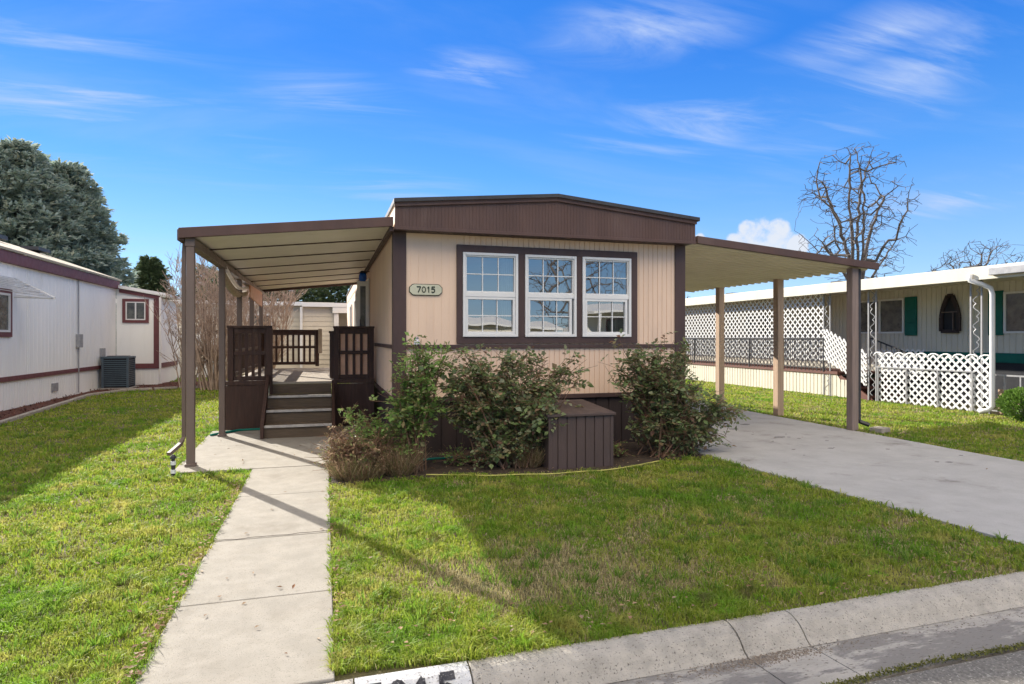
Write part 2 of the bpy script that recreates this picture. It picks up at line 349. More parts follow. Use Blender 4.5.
# unseen bright cloud added over the street side (behind the viewer) as fill light
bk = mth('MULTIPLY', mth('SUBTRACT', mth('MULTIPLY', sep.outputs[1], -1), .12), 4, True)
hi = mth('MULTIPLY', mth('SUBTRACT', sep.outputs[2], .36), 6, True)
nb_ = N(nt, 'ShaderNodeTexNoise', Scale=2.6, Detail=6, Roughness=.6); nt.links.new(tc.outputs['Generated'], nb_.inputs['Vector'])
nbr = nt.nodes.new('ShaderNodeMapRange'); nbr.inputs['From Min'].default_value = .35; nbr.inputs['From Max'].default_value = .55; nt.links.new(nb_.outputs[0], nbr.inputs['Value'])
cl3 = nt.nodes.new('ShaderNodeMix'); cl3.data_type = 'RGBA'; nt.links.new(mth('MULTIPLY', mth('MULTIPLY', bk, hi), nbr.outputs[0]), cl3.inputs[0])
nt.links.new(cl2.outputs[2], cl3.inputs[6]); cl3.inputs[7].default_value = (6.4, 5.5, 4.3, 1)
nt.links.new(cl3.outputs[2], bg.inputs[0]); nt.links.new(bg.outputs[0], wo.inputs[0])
scene.view_settings.view_transform = 'Standard'; scene.view_settings.look = 'None'; scene.view_settings.gamma = 1
scene.view_settings.exposure = 1.95; scene.view_settings.use_curve_mapping = False

# ------------------------------------------------------------------ ground, street, paths
def skew(mb):     # the street runs about one degree off the front of the home
    mb.v = [(x, y + (max(min(x, 60), -60) - 4.2) * .018, z) if y < 2.95 else (x, y, z) for x, y, z in mb.v]; return mb
mb = MB(); X0, X1 = -60, 60
prof = [(-600, 0), (-6.7, 0), (-6.5, -.25), (2.66, -.25), (2.84, -.012), (2.949, -.012), (600, -.012)]
for (a, za), (b, zb) in zip(prof, prof[1:]):
    for X0, X1 in ((-600, -60), (-60, 60), (60, 600)): mb.add([(X0, a, za), (X1, a, za), (X1, b, zb), (X0, b, zb)], [(0, 1, 2, 3)])
struct('ground', skew(mb), 'soil')
mb = MB(); mb.box(-120, -6.1, -.2, 120, 2.355, -.094); struct('road', skew(mb), 'asphalt')
CP = [(2.90, .004), (2.865, .006), (2.83, -.002), (2.79, -.02), (2.755, -.05), (2.73, -.082), (2.70, -.102)]   # curb profile
def seglist(): return [-40, -12, -9, -6, -3, .12, .63, 2.03, 2.42, 5.4, 8.4, 11.4, 14.4, 40]
def curb_mesh(mb, a, b):
    n = len(CP); k = max(1, int((b - a) / .25)); xs = [a + (b - a) * i / k for i in range(k + 1)]
    vs = []
    for x in xs:
        for j, (y, z) in enumerate(CP):
            q = noise.noise(Vector((x * 3.1, y * 4, 0))) * .006
            vs.append((x, y + (q if j < 2 else 0), z + q * .6))
    fs = [(i * n + j, i * n + j + 1, (i + 1) * n + j + 1, (i + 1) * n + j) for i in range(k) for j in range(n - 1)]
    mb.add(vs, fs)
    for x, rev in ((a, 0), (b, 1)):
        vs = [(x, y, z) for y, z in CP] + [(x, 2.70, -.2), (x, 2.90, -.2)]; f = tuple(range(len(vs))); mb.add(vs, [f[::-1] if rev else f])
mb = MB(); mbp = MB(); S = seglist()
for a, b in zip(S, S[1:]):
    curb_mesh(mbp if abs(a - .12) < 1e-6 else mb, a + .004, b - .004)
mb.box(-40, 2.72, -.22, 40, 2.89, -.115)
struct('curb', skew(mb), 'curb', smooth=False)
struct('painted_curb', skew(mbp), 'paint')
mb = MB()
for a, b in zip(S, S[1:]): mb.hexa([(a + .004, 2.365, -.2), (b - .004, 2.365, -.2), (b - .004, 2.70, -.2), (a + .004, 2.70, -.2), (a + .004, 2.365, -.088), (b - .004, 2.365, -.088), (b - .004, 2.70, -.104), (a + .004, 2.70, -.104)])
struct('gutter', skew(mb), 'gutter')

DIG = {'7': [[(0, 1), (.95, 1), (.35, 0)]], '0': [[(.5 + .45 * math.sin(t * PI / 8), .5 + .5 * math.cos(t * PI / 8)) for t in range(17)]],
       '1': [[(.2, .8), (.5, 1), (.5, 0)]], '5': [[(.9, 1), (.2, 1), (.12, .57), (.45, .66), (.78, .57), (.9, .34), (.8, .1), (.45, 0), (.08, .08)]]}
def strokes(ch, hw):      # returns quads (list of 4 2D points) of a digit, fine pieces
    out = []
    for pl in DIG[ch]:
        pts = []
        for (a, b), (c, d) in zip(pl, pl[1:]):
            k = max(1, int(math.hypot(c - a, d - b) / .12))
            pts += [(a + (c - a) * i / k, b + (d - b) * i / k) for i in range(k)]
        pts.append(pl[-1])
        for (a, b), (c, d) in zip(pts, pts[1:]):
            L = math.hypot(c - a, d - b); ux, uy = (c - a) / L, (d - b) / L; e = hw * .4
            a -= ux * e; b -= uy * e; c += ux * e; d += uy * e
            out.append([(a - uy * hw, b + ux * hw), (a + uy * hw, b - ux * hw), (c + uy * hw, d - ux * hw), (c - uy * hw, d + ux * hw)])
    return out
def along(sv):     # point on the curb profile at arc length sv from the back edge
    acc = 0
    for (y0, z0), (y1, z1) in zip(CP, CP[1:]):
        L = math.hypot(y1 - y0, z1 - z0)
        if sv <= acc + L or (y1, z1) == CP[-1]:
            t = (sv - acc) / L; ny, nz = -(z0 - z1) / L, -(y1 - y0) / L
            return y0 + (y1 - y0) * t + ny * .007, z0 + (z1 - z0) * t + abs(nz) * .007
        acc += L
ox = .155
mb = MB(); kk = 0
for ch in '7015':
    for q in strokes(ch, .15):
        kk += 1
        vs = []
        for u, v in q:
            y, z = along(.088 + (1 - v) * .15); vs.append((ox + u * .078, y - .0003 * (kk % 5), z + .0003 * (kk % 5)))
        mb.add(vs, [(0, 1, 2, 3)])
    ox += .108
struct('curb_house_number', skew(mb), 'black')

# walkway and patio slab, driveway
mb = MB()
for a, b in ((2.836, 3.835), (3.84, 4.985), (4.995, 6.33), (6.335, 7.64)): mb.box(-.79, a, -.08, .04, b, .014)
struct('walkway', mb, 'concrete', bevel=.006)
mb = MB(); mb.prism([(-1.62, 7.65), (.8, 7.65), (.8, 10.9), (-1.72, 10.9)], 'z', -.08, .018)
struct('patio_slab', mb, 'concrete', bevel=.006)
mb = MB()
for pl in ([(4.86, 2.91), (8.1, 2.91), (8.05, 5.9), (4.68, 5.9)], [(4.68, 5.91), (8.05, 5.91), (8.2, 9.3), (4.6, 9.3)], [(4.6, 9.312), (8.2, 9.312), (8.36, 13.0), (4.6, 13.0)], [(4.6, 13.01), (8.36, 13.01), (8.4, 17.5), (4.6, 17.5)]):
    mb.prism(pl, 'z', -.08, .014)
struct('driveway', mb, 'driveway', bevel=.005)
def spot(mb, cx, cy, r, z, seed):
    rd = random.Random(seed); n = 22; mb.prism([(cx + math.cos(2 * PI * k / n) * r * rd.uniform(.6, 1.1), cy + math.sin(2 * PI * k / n) * r * .7 * rd.uniform(.6, 1.1)) for k in range(n)], 'z', z - .003, z)
mb = MB(); rd_ = random.Random(12)
for k in range(26): spot(mb, rd_.gauss(6.5, .7), rd_.uniform(5.5, 11.5), rd_.choice((.015, .02, .03, .05, .09)), .0166, k)
struct('oil_spots', mb, mat('oil_stained_concrete', (.2, .19, .18), (.15, .14, .135), 12, .7))
mb = MB(); x_ = -.785; pts = []
while x_ < .035: pts.append((x_, 4.99 + .035 * noise.noise(Vector((x_ * 9, 2, 0))) + .02 * (x_ + .8))); x_ += .04
for (a, b), (c, d) in zip(pts, pts[1:]): mb.bar((a, b + .02, .0135), (c, d + .02, .0135), .007, .004)
struct('walkway_crack', mb, 'dirt')
mb = MB(); mb.prism([(-6.3, 9), (-5.35, 9), (-5.4, 12.9), (-5.85, 18.6), (-5.4, 20.1), (-4.2, 20.7), (-2.2, 20.9), (-2.2, 23.5), (-6.3, 23.5)], 'z', -.05, .012)
struct('mulch_bed', mb, 'mulch')
mb = MB(); mb.prism([(.06, 6.62), (1.3, 6.66), (2.3, 6.5), (3.3, 6.45), (4.0, 6.75), (4.62, 6.8), (4.62, 8.1), (.84, 8.1), (.84, 7.64), (.06, 7.64)], 'z', -.05, .006)
struct('garden_bed', mb, 'dirt')
mb = MB()
edge = [(-5.33, 9), (-5.38, 12.9), (-5.83, 18.6), (-5.38, 20.05), (-4.18, 20.62), (-2.2, 20.82)]
for (a, b), (c, d) in zip(edge, edge[1:]):
    L = math.hypot(c - a, d - b); k = max(1, int(L / .6))
    for i in range(k):
        p = (a + (c - a) * (i + .04) / k, b + (d - b) * (i + .04) / k); q = (a + (c - a) * (i + .96) / k, b + (d - b) * (i + .96) / k)
        mb.bar((p[0], p[1], .03), (q[0], q[1], .03), .1, .07)
tag(mb.build('garden_edging', 'stone', origin=(-5.4, 13, 0), bevel=.01), 'row of pale edging stones between lawn and red mulch beside the white house', 'edging')

# ------------------------------------------------------------------ main home
XL, XR, YF, YB = .85, 5.06, 8.10, 26.0
home = thing('mobile_home', ((XL + XR) / 2, YF, 0), 'tan single-storey home with brown gable, brown trim and three front windows', 'house')
WX0, WX1, WZ0, WZ1 = 1.659, 4.289, 1.425, 2.73          # brown window surround
# front wall, with an opening for each window
WIN = [(1.736, 2.496), (2.595, 3.344), (3.434, 4.184)]; WB, WT = 1.515, 2.632
mb = MB()
ribs(mb, 'x', XL + .01, WX0 + .03, YF, -1, .70, 2.9, .1, .006, .0025)
ribs(mb, 'x', WX1 - .03, XR - .01, YF, -1, .70, 2.9, .075, .014, .008)
ribs(mb, 'x', WX0 + .03, WX1 - .03, YF, -1, .70, WZ0 + .03, .075, .014, .008)
ribs(mb, 'x', WX0 + .03, WX1 - .03, YF, -1, WZ1 - .03, 2.9, .075, .014, .008)
mb.build('front_wall', 'tan', home)
mb = MB(); ribs(mb, 'y', YF + .04, YB, XL, -1, .70, 3.2, .3, .01, .004); mb.build('side_wall', 'tan', home)
mb = MB(); ribs(mb, 'y', YF + .04, YB, XR, 1, .70, 3.18, .15, .014, .006); mb.build('side_wall', 'tan', home)
mb = MB(); ribs(mb, 'x', XL, XR, YB + .03, 1, .0, 3.2, .15, .014, .006); mb.build('rear_wall', 'tan', home)
# skirting
mb = MB(); ribs(mb, 'x', XL + .02, XR - .02, YF + .015, -1, .0, .68, .2, .02, .01)
ribs(mb, 'y', YF + .05, YB, XL + .015, -1, .0, .68, .2, .02, .01); ribs(mb, 'y', YF + .05, YB, XR - .015, 1, .0, .68, .2, .02, .01)
mb.build('skirting', 'darkskirt', home)
mb = MB(); mb.box(XL - .03, YF - .03, .665, XR + .03, YF + .03, .725); mb.box(XL - .03, YF + .03, .665, XL + .02, YB, .725); mb.box(XR - .02, YF + .03, .665, XR + .03, YB, .725)
mb.build('skirting_cap', 'brown', home, bevel=.006)
mb = MB(); mb.box(XL + .155, YF - .028, 1.36, XR - .155, YF + .01, 1.412); mb.box(XL - .025, YF + .13, 1.36, XL + .01, YB, 1.412); mb.box(XR - .01, YF + .13, 1.36, XR + .025, YB, 1.412)
mb.build('belt_trim', 'brown', home, bevel=.004)
for x0, x1 in ((XL - .02, XL + .15), (XR - .15, XR + .02)):
    mb = MB(); mb.box(x0, YF - .02, .727, x1, YF + .02, 2.86)
    if x0 < 2: mb.box(x0, YF + .02, .727, XL + .005, YF + .13, 2.9)
    else: mb.box(XR - .005, YF + .02, .727, x1, YF + .13, 2.9)
    mb.build('corner_trim', 'brown', home, bevel=.004)
# gable with overhang
XM = 2.97
def zr(x, e=3.19, p=3.385): return e + (p - e) * (1 - abs(x - XM) / (XM - .82 if x < XM else 5.09 - XM))
YO = 7.84
mb = MB(); ribs(mb, 'x', .83, 5.09, YO, -1, 2.862, 3.2, 0.045, .007, .0025, gz=lambda x: zr(x) - .06); mb.build('gable_fascia', 'gable', home)
mb = MB()
for a, b in ((.82, XM), (XM, 5.10)): mb.hexa([(a, YO - .03, zr(a) - .062), (b, YO - .03, zr(b) - .062), (b, YO - .002, zr(b) - .062), (a, YO - .002, zr(a) - .062),
                                              (a, YO - .03, zr(a)), (b, YO - .03, zr(b)), (b, YO - .002, zr(b)), (a, YO - .002, zr(a))])
mb.box(.83, YO - .022, 2.845, 5.09, YO - .001, 2.885)
mb.build('gable_trim', 'gable', home, bevel=.003)
mb = MB(); mb.box(.84, YO + .031, 2.856, 5.08, YF - .001, 2.88); mb.build('soffit', 'brown', home)
mb = MB(); mb.box(XL - .01, YO + .031, 2.88, XL + .02, YB, 3.185); mb.box(XR + .0, YO + .031, 2.88, XR + .05, YB, 3.17); mb.build('eave_band', 'tan', home)
mb = MB()
for a, b in ((.83, XM), (XM, 5.12)): mb.hexa([(a, YO - .05, zr(a) + .002), (b, YO - .05, zr(b) + .002), (b, YB + .1, zr(b) + .002), (a, YB + .1, zr(a) + .002),
                                              (a, YO - .05, zr(a) + .03), (b, YO - .05, zr(b) + .03), (b, YB + .1, zr(b) + .03), (a, YB + .1, zr(a) + .03)])
rf = mb.build('roof', 'rooftop', home)
mb = MB()
for a, b in ((.822, XM), (XM, 5.128)): mb.hexa([(a, YO - .062, zr(a) - .012), (b, YO - .062, zr(b) - .012), (b, YO - .051, zr(b) - .012), (a, YO - .051, zr(a) - .012),
                                               (a, YO - .062, zr(a) + .034), (b, YO - .062, zr(b) + .034), (b, YO - .051, zr(b) + .034), (a, YO - .051, zr(a) + .034)])
mb.box(.814, YO - .05, 3.17, .828, YB + .1, 3.225); mb.box(5.121, YO - .05, 3.17, 5.135, YB + .1, 3.225)
mb.build('roof_edge', 'edge', rf)
# windows in the front wall
mb = MB(); fr = [WX0] + [v for w_ in WIN for v in w_] + [WX1]
for a, b in ((WX0, WIN[0][0]), (WIN[0][1], WIN[1][0]), (WIN[1][1], WIN[2][0]), (WIN[2][1], WX1)): mb.box(a, YF - .035, WB, b, YF + .04, WT)
mb.box(WX0, YF - .035, WT, WX1, YF + .04, WZ1); mb.box(WX0, YF - .035, WZ0, WX1, YF + .04, WB)
mb.build('window_surround', 'brown', home, bevel=.003)
def ring(mb, x0, x1, z0, z1, w_, y0, y1):
    mb.box(x0, y0, z0, x0 + w_, y1, z1); mb.box(x1 - w_, y0, z0, x1, y1, z1); mb.box(x0 + w_, y0, z0, x1 - w_, y1, z0 + w_); mb.box(x0 + w_, y0, z1 - w_, x1 - w_, y1, z1)
for i, (a, b) in enumerate(WIN):
    a += .001; b -= .001
    mb = MB(); ring(mb, a, b, WB + .001, WT - .001, .035, YF - .055, YF + .035)
    win = mb.build('window', 'vinyl', home, bevel=.004)
    zm = 2.075
    x0, x1 = a + .036, b - .036
    mb = MB(); mb.box(x0, YF - .045, zm - .028, x1, YF + .02, zm + .028)
    ring(mb, x0, x1, zm + .029, WT - .037, .018, YF - .035, YF + .01); mb.build('upper_sash', 'vinyl', win, bevel=.003)
    mb = MB(); ring(mb, x0 + (.0 if i == 0 else .004), x1 - (0 if i == 0 else .03 if i == 1 else .02), WB + .037, zm - .029, .034, YF - .04, YF + .01)
    mb.build('lower_sash', 'vinyl', win, bevel=.003)
    mb = MB()
    for (u0, u1, v0, v1) in ((x0 + .018, x1 - .018, zm + .047, WT - .055), (x0 + .034, x1 - .05, WB + .071, zm - .063)):
        for k in (1, 2): xx = u0 + (u1 - u0) * k / 3; mb.box(xx - .006, YF - .022, v0, xx + .006, YF - .01, v1)
        vm = (v0 + v1) / 2; mb.box(u0, YF - .0225, vm - .006, u1, YF - .0095, vm + .006)
    mb.build('muntins', 'vinyl', win)
    for q, (za, zb) in enumerate(((WB + .04, zm - .001), (zm + .001, WT - .04))):
        ta, tb = ((.004, -.003), (-.003, .005), (.002, -.004))[i][q], ((.003, -.002), (.006, .001), (-.004, .004))[i][q]
        mb = MB(); mb.add([(x0, YF - .006 - ta, za), (x1, YF - .006 + ta, za), (x1, YF - .006 + ta + tb, zb), (x0, YF - .006 - ta + tb, zb)], [(0, 1, 2, 3)])
        mb.build('pane', 'glass', win)
# room behind the glass
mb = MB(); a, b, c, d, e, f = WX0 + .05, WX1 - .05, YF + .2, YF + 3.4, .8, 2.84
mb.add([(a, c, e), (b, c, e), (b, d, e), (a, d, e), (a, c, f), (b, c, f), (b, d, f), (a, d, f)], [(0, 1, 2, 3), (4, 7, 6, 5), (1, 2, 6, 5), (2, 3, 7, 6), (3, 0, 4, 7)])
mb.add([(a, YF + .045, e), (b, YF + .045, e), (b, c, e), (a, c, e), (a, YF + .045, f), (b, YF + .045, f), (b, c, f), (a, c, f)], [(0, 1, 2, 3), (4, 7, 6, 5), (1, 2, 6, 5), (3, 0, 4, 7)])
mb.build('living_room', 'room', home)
def curtain(x0, x1, y=YF + .14):
    mb = MB(); n = 40; vs = []
    for i in range(n + 1):
        x = x0 + (x1 - x0) * i / n; yy = y + .025 * math.sin(i * .95)
        vs += [(x, yy, 1.46), (x, yy, 2.75)]
    mb.add(vs, [(2 * i, 2 * i + 2, 2 * i + 3, 2 * i + 1) for i in range(n)]); mb.build('curtain', 'drape', home, smooth=True)
curtain(2.30, 2.48); curtain(3.14, 3.34); curtain(3.95, 4.2); curtain(1.72, 1.80)

# side windows and storm door under the patio cover
def side_window(y0, y1, z0, z1, proj=.05):
    mb = MB()
    mb.box(XL - proj, y0, z0, XL - .003, y0 + .07, z1); mb.box(XL - proj, y1 - .07, z0, XL - .003, y1, z1); mb.box(XL - proj, y0 + .07, z0, XL - .003, y1 - .07, z0 + .07); mb.box(XL - proj, y0 + .07, z1 - .07, XL - .003, y1 - .07, z1)
    wi = mb.build('side_window', 'vinyl', home, bevel=.004)
    mb = MB(); mb.box(XL - .02, y0 + .07, z0 + .07, XL - .005, y1 - .07, z1 - .07); mb.build('pane', 'darkglass', wi)
side_window(14.4, 15.4, 1.5, 2.6, .16); side_window(17.6, 18.6, 1.5, 2.6); side_window(21.0, 22.0, 1.5, 2.6)
mb = MB(); x0, x1, y_, z0, z1 = .60, .825, 12.6, .82, 2.62
mb.box(x0, y_, z0, x0 + .06, y_ + .035, z1); mb.box(x1 - .06, y_, z0, x1, y_ + .035, z1); mb.box(x0 + .06, y_, z1 - .1, x1 - .06, y_ + .035, z1); mb.box(x0 + .06, y_, z0, x1 - .06, y_ + .035, z0 + .3)
dr = mb.build('storm_door', 'vinyl', home, bevel=.004)
mb = MB(); mb.box(x0 + .06, y_ + .012, z0 + .3, x1 - .06, y_ + .02, z1 - .1); mb.build('pane', 'darkglass', dr)
mb = MB(); mb.tube([(.66, y_ - .005, 1.72), (.66, y_ - .045, 1.74), (.66, y_ - .045, 1.84), (.66, y_ - .005, 1.86)], .009, 6); mb.build('handle', 'black', dr)
mb = MB(); mb.box(XL - .03, 12.7, .82, XL + .001, 12.78, 2.68); mb.box(XL - .03, 13.55, .82, XL + .001, 13.63, 2.68); mb.box(XL - .03, 12.78, 2.6, XL + .001, 13.55, 2.68); mb.build('door_frame', 'vinyl', home)
lt = thing('reflection_lantern', (.70, 12.45, 2.7), 'small lantern shape added for the blue reflection at the top of the storm door', 'lantern')  # lantern form added in place of a blue reflection on the door
mb = MB(); mb.tube([(.70, 12.45, 2.60), (.70, 12.45, 2.64), (.70, 12.45, 2.72), (.70, 12.45, 2.76)], [.05, .075, .075, .055], 12); mb.build('reflection_globe', 'bluerefl', lt, smooth=True)
mb = MB(); mb.tube([(.70, 12.45, 2.76), (.70, 12.45, 2.80)], [.08, .03], 12); mb.box(.70, 12.44, 2.785, .828, 12.46, 2.80); mb.build('cap', 'black', lt)

# house number plaque
pq = thing('house_number_sign', (1.255, YF, 2.125), 'pale green plaque with the number 7015 on the tan wall', 'sign')
mb = MB(); yc = YF - .0
poly = []
for (cx, cz, a0) in ((1.40, 2.09, -90), (1.40, 2.16, 0), (1.105, 2.16, 90), (1.105, 2.09, 180)):
    for k in range(5): a = R(a0 + k * 22.5); poly.append((cx + .045 * math.cos(a), cz + .045 * math.sin(a)))
poly = [(x + (.015 if x > 1.42 and abs(z - 2.125) < .05 else -.015 if x < 1.08 and abs(z - 2.125) < .05 else 0), z) for x, z in poly]
poly = [(x, 2.125 + (z - 2.125) * .84) for x, z in poly]; mb.prism(poly, 'y', yc - .026, yc - .001); mb.build('plaque', 'plaque', pq, bevel=.004, recalc=True)
mb = MB()
p2 = [(1.2525 + (x - 1.2525) * 1.04, 2.125 + (z - 2.125) * 1.12) for x, z in poly]
mb.prism(p2, 'y', yc - .014, yc - .0012); mb.build('plaque_border', 'darkgreen_paint', pq, recalc=True)
ox = 1.135
for ch in '7015':
    mb = MB()
    for i, q in enumerate(strokes(ch, .13 if ch != '0' else .10)):
        y1 = yc - .0275 - .0002 * (i % 4); mb.prism([(ox + u * .05, 2.091 + v * .07) for u, v in q], 'y', y1 - .002, yc - .0262)
    mb.build('digit', 'darkgreen_paint', pq, recalc=True); ox += .064 if ch != '1' else .058
# small white lantern on the belt ledge
ln = thing('ledge_lantern', (1.13, YF - .05, 1.41), 'small white lantern standing on the brown belt trim left of the windows', 'lantern')
mb = MB(); c = (1.13, YF - .055); mb.tube([(c[0], c[1], 1.413), (c[0], c[1], 1.425), (c[0], c[1], 1.47), (c[0], c[1], 1.49)], [.04, .045, .032, .02], 10); mb.build('body', 'plastic', ln, smooth=True)
mb = MB(); mb.tube([(c[0], c[1], 1.49), (c[0], c[1], 1.50), (c[0], c[1], 1.52)], [.03, .03, .006], 10); mb.build('cap', 'greyiron', ln)

# ------------------------------------------------------------------ patio cover (left)
CT = 2.93; 
def zc(x): return 2.66 + (2.93 - 2.66) * (x + 1.70) / (.82 + 1.70)     # underside height
pc = thing('patio_cover', (-1.5, 8, 0), 'brown-edged flat patio cover on slim brown posts left of the home', 'canopy')
y = 7.93; k = 0; mb = MB()
while y < 16.4:
    y1 = min(y + 1.22, 16.42)
    mb.hexa([(-1.56, y + .012, zc(-1.56)), (.80, y + .012, zc(.8)), (.80, y1, zc(.8)), (-1.56, y1, zc(-1.56)), (-1.56, y + .012, zc(-1.56) + .05), (.80, y + .012, zc(.8) + .05), (.80, y1, zc(.8) + .05), (-1.56, y1, zc(-1.56) + .05)])
    for q in (): mb.hexa([(-1.55, y + q - .02, zc(-1.55) - .007), (.78, y + q - .02, zc(.78) - .007), (.78, y + q + .02, zc(.78) - .007), (-1.55, y + q + .02, zc(-1.55) - .007), (-1.55, y + q - .03, zc(-1.55) + .001), (.78, y + q - .03, zc(.78) + .001), (.78, y + q + .03, zc(.78) + .001), (-1.55, y + q + .03, zc(-1.55) + .001)])
    y = y1
mb.build('roof_panel', 'cream', pc)
y = 7.93 + 1.22
while y < 16.3:
    mb = MB(); mb.hexa([(-1.55, y - .012, zc(-1.55) - .014), (.78, y - .012, zc(.78) - .014), (.78, y + .018, zc(.78) - .014), (-1.55, y + .018, zc(-1.55) - .014), (-1.55, y - .012, zc(-1.55) - .001), (.78, y - .012, zc(.78) - .001), (.78, y + .018, zc(.78) - .001), (-1.55, y + .018, zc(-1.55) - .001)])
    mb.build('panel_seam', 'brown', pc); y += 1.22
def fas(mb, y0, y1, lo, hi):
    mb.hexa([(-1.60, y0, zc(-1.60) + lo), (.815, y0, zc(.815) + lo), (.815, y1, zc(.815) + lo), (-1.60, y1, zc(-1.60) + lo), (-1.60, y0, zc(-1.60) + hi), (.815, y0, zc(.815) + hi), (.815, y1, zc(.815) + hi), (-1.60, y1, zc(-1.60) + hi)])
mb = MB(); fas(mb, 7.89, 7.928, -.035, .085); mb.build('front_fascia', 'gable', pc, bevel=.006)
mb = MB(); fas(mb, 16.425, 16.48, -.06, .07); mb.build('rear_fascia', 'brown', pc, bevel=.004)
mb = MB(); mb.box(-1.62, 7.93, 2.615, -1.55, 16.42, 2.745); mb.build('gutter', 'gable', pc, bevel=.006)
mb = MB(); mb.box(-1.545, 7.95, 2.555, -1.44, 16.4, 2.65); mb.build('beam', 'post', pc, bevel=.006)
mb = MB(); mb.box(.775, 7.93, 2.84, .826, 16.4, 2.895); mb.build('wall_ledger', 'brown', pc)
for i, yy in enumerate((8.0, 10.3, 12.3, 14.3, 16.3)):
    t = .042
    mb = MB(); mb.box(-1.49 - t, yy - t, .018 if yy < 11 else 0, -1.49 + t, yy + t, 2.556)
    mb.box(-1.49 - t - .015, yy - t - .015, .014, -1.49 + t + .015, yy + t + .015, .05)
    mb.build('post', 'post', pc, bevel=.006)
ds = MB(); ds.tube([(-1.585, 8.16, 2.62), (-1.59, 8.15, 2.5), (-1.59, 8.14, 2.4), (-1.59, 8.14, .34), (-1.61, 8.08, .27), (-1.69, 7.86, .19)], .028, 4); ds.build('downspout', 'post', pc)
# rolled shade and amber panel hanging at the edge
rs = MB(); pts = [(-1.50, 10.35 + t * 2.9, 2.48 - .14 * math.sin(t * PI) - .1 * t) for t in [i / 10 for i in range(11)]]
rs.tube(pts, .06, 8); rs.build('x', 'fabric'); bpy.data.objects['x'].name = 'rolled_shade'
tag(bpy.data.objects['rolled_shade'], 'sagging roll of tan canvas hung between the patio cover posts', 'sun shade')
rs = MB(); rs.tube([(p[0] + .03, p[1] + .05, p[2] + .11) for p in pts], .035, 8); rs.build('folded_tarp', 'plastic')
tag(bpy.data.objects['folded_tarp'], 'white folded tarp tied above the tan canvas roll', 'tarp')
rs = MB(); rs.hexa([(-1.42, 13.2, 2.30), (-1.40, 13.2, 2.30), (-1.40, 15.6, 2.22), (-1.42, 15.6, 2.22), (-1.42, 13.2, 2.54), (-1.40, 13.2, 2.54), (-1.40, 15.6, 2.56), (-1.42, 15.6, 2.56)]); rs.build('amber_panel', 'amber')
tag(bpy.data.objects['amber_panel'], 'orange plastic panel hanging under the far left edge of the patio cover', 'panel')
# path light by the downspout
pl = thing('path_light', (-1.56, 7.46, 0), 'small black and white garden stake light beneath the left downspout', 'garden light')
for i, (z0, z1, r_, m_) in enumerate([(0, .05, .02, 'black'), (.05, .09, .026, 'plastic'), (.09, .14, .02, 'black'), (.14, .18, .026, 'plastic'), (.18, .21, .018, 'black')]):
    mb = MB(); mb.tube([(-1.56, 7.46, z0), (-1.56, 7.46, z1)], r_, 10); mb.build('band', m_, pl)
mb = MB(); mb.tube([(-1.56, 7.46, .21), (-1.56, 7.46, .225), (-1.56, 7.46, .25)], [.034, .034, .01], 12); mb.build('cap', 'black', pl)

# ------------------------------------------------------------------ porch deck
dk = thing('porch_deck', (-.4, 10.9, 0), 'raised brown wooden deck with slatted railings and front steps', 'deck')
DZ, DY0, DY1, DX0, DX1 = .78, 10.9, 15.9, -1.50, .80
mb = MB()
for i in range(int((DY1 - DY0) / .14)): yy = DY0 + i * .14; mb.box(DX0, yy, DZ - .035, DX1, yy + .134, DZ)
mb.build('deck_boards', 'deckboards', dk)
SX0, SX1 = -.86, .10
# front skirting boards
mb = MB(); mb.box(DX0 - .02, DY0 - .035, .03, SX0 - .04, DY0 - .005, DZ - .045); mb.build('skirt_panel', 'deckwood', dk)
mb = MB(); mb.box(SX1 + .05, DY0 - .035, .03, DX1, DY0 - .005, DZ - .045); mb.build('skirt_panel', 'deckwood', dk)
mb = MB(); mb.box(DX0 - .035, DY0 + .0, .03, DX0 - .005, DY1, DZ - .045); mb.build('skirt_panel', 'deckwood', dk)
mb = MB(); mb.box(DX0 - .03, DY0 - .045, DZ - .04, SX0 - .04, DY0 - .002, DZ + .03); mb.build('rim_board', 'deckwood', dk, bevel=.004)
mb = MB(); mb.box(SX1 + .05, DY0 - .045, DZ - .04, DX1, DY0 - .002, DZ + .03); mb.build('rim_board', 'deckwood', dk, bevel=.004)
def railing(name, ax, a0, a1, c, z0, z1, n, mid=True, wide=.05, posts=True):
    """slatted panel along x or y"""
    rl = None; mb = MB()
    def bx(u0, u1, v0, v1, t=.02, o=0):
        if ax == 'x': mb.box(u0, c - t + o, v0, u1, c + t + o, v1)
        else: mb.box(c - t + o, u0, v0, c + t + o, u1, v1)
    if posts: bx(a0, a0 + .085, z0 - .04, z1 - .035, .04); bx(a1 - .085, a1, z0 - .04, z1 - .035, .04)
    bx(a0 - .01, a1 + .01, z1 - .035, z1, .055)
    bx(a0 + .086, a1 - .086, z1 - .13, z1 - .036, .018); bx(a0 + .086, a1 - .086, z0, z0 + .07, .018)
    zm = (z0 + z1) / 2
    if mid: bx(a0 + .086, a1 - .086, zm - .03, zm + .03, .019)
    rl = mb.build(name, 'deckwood', dk, bevel=.003)
    mb = MB(); w_ = (a1 - a0 - .172) / n
    for i in range(n + 1):
        u = a0 + .086 + w_ * i
        h = min(wide, w_ * .5) / 2
        bx(max(u - h, a0 + .087), min(u + h, a1 - .087), z0 + .01, z1 - .05, .008, .004)
    mb.build('slats', 'deckwood', rl)
railing('railing', 'x', DX0, SX0 + .02, DY0 + .04, DZ + .03, 1.70, 5)
railing('railing', 'x', SX1 + .04, DX1, DY0 + .04, DZ + .03, 1.70, 4, wide=.045)
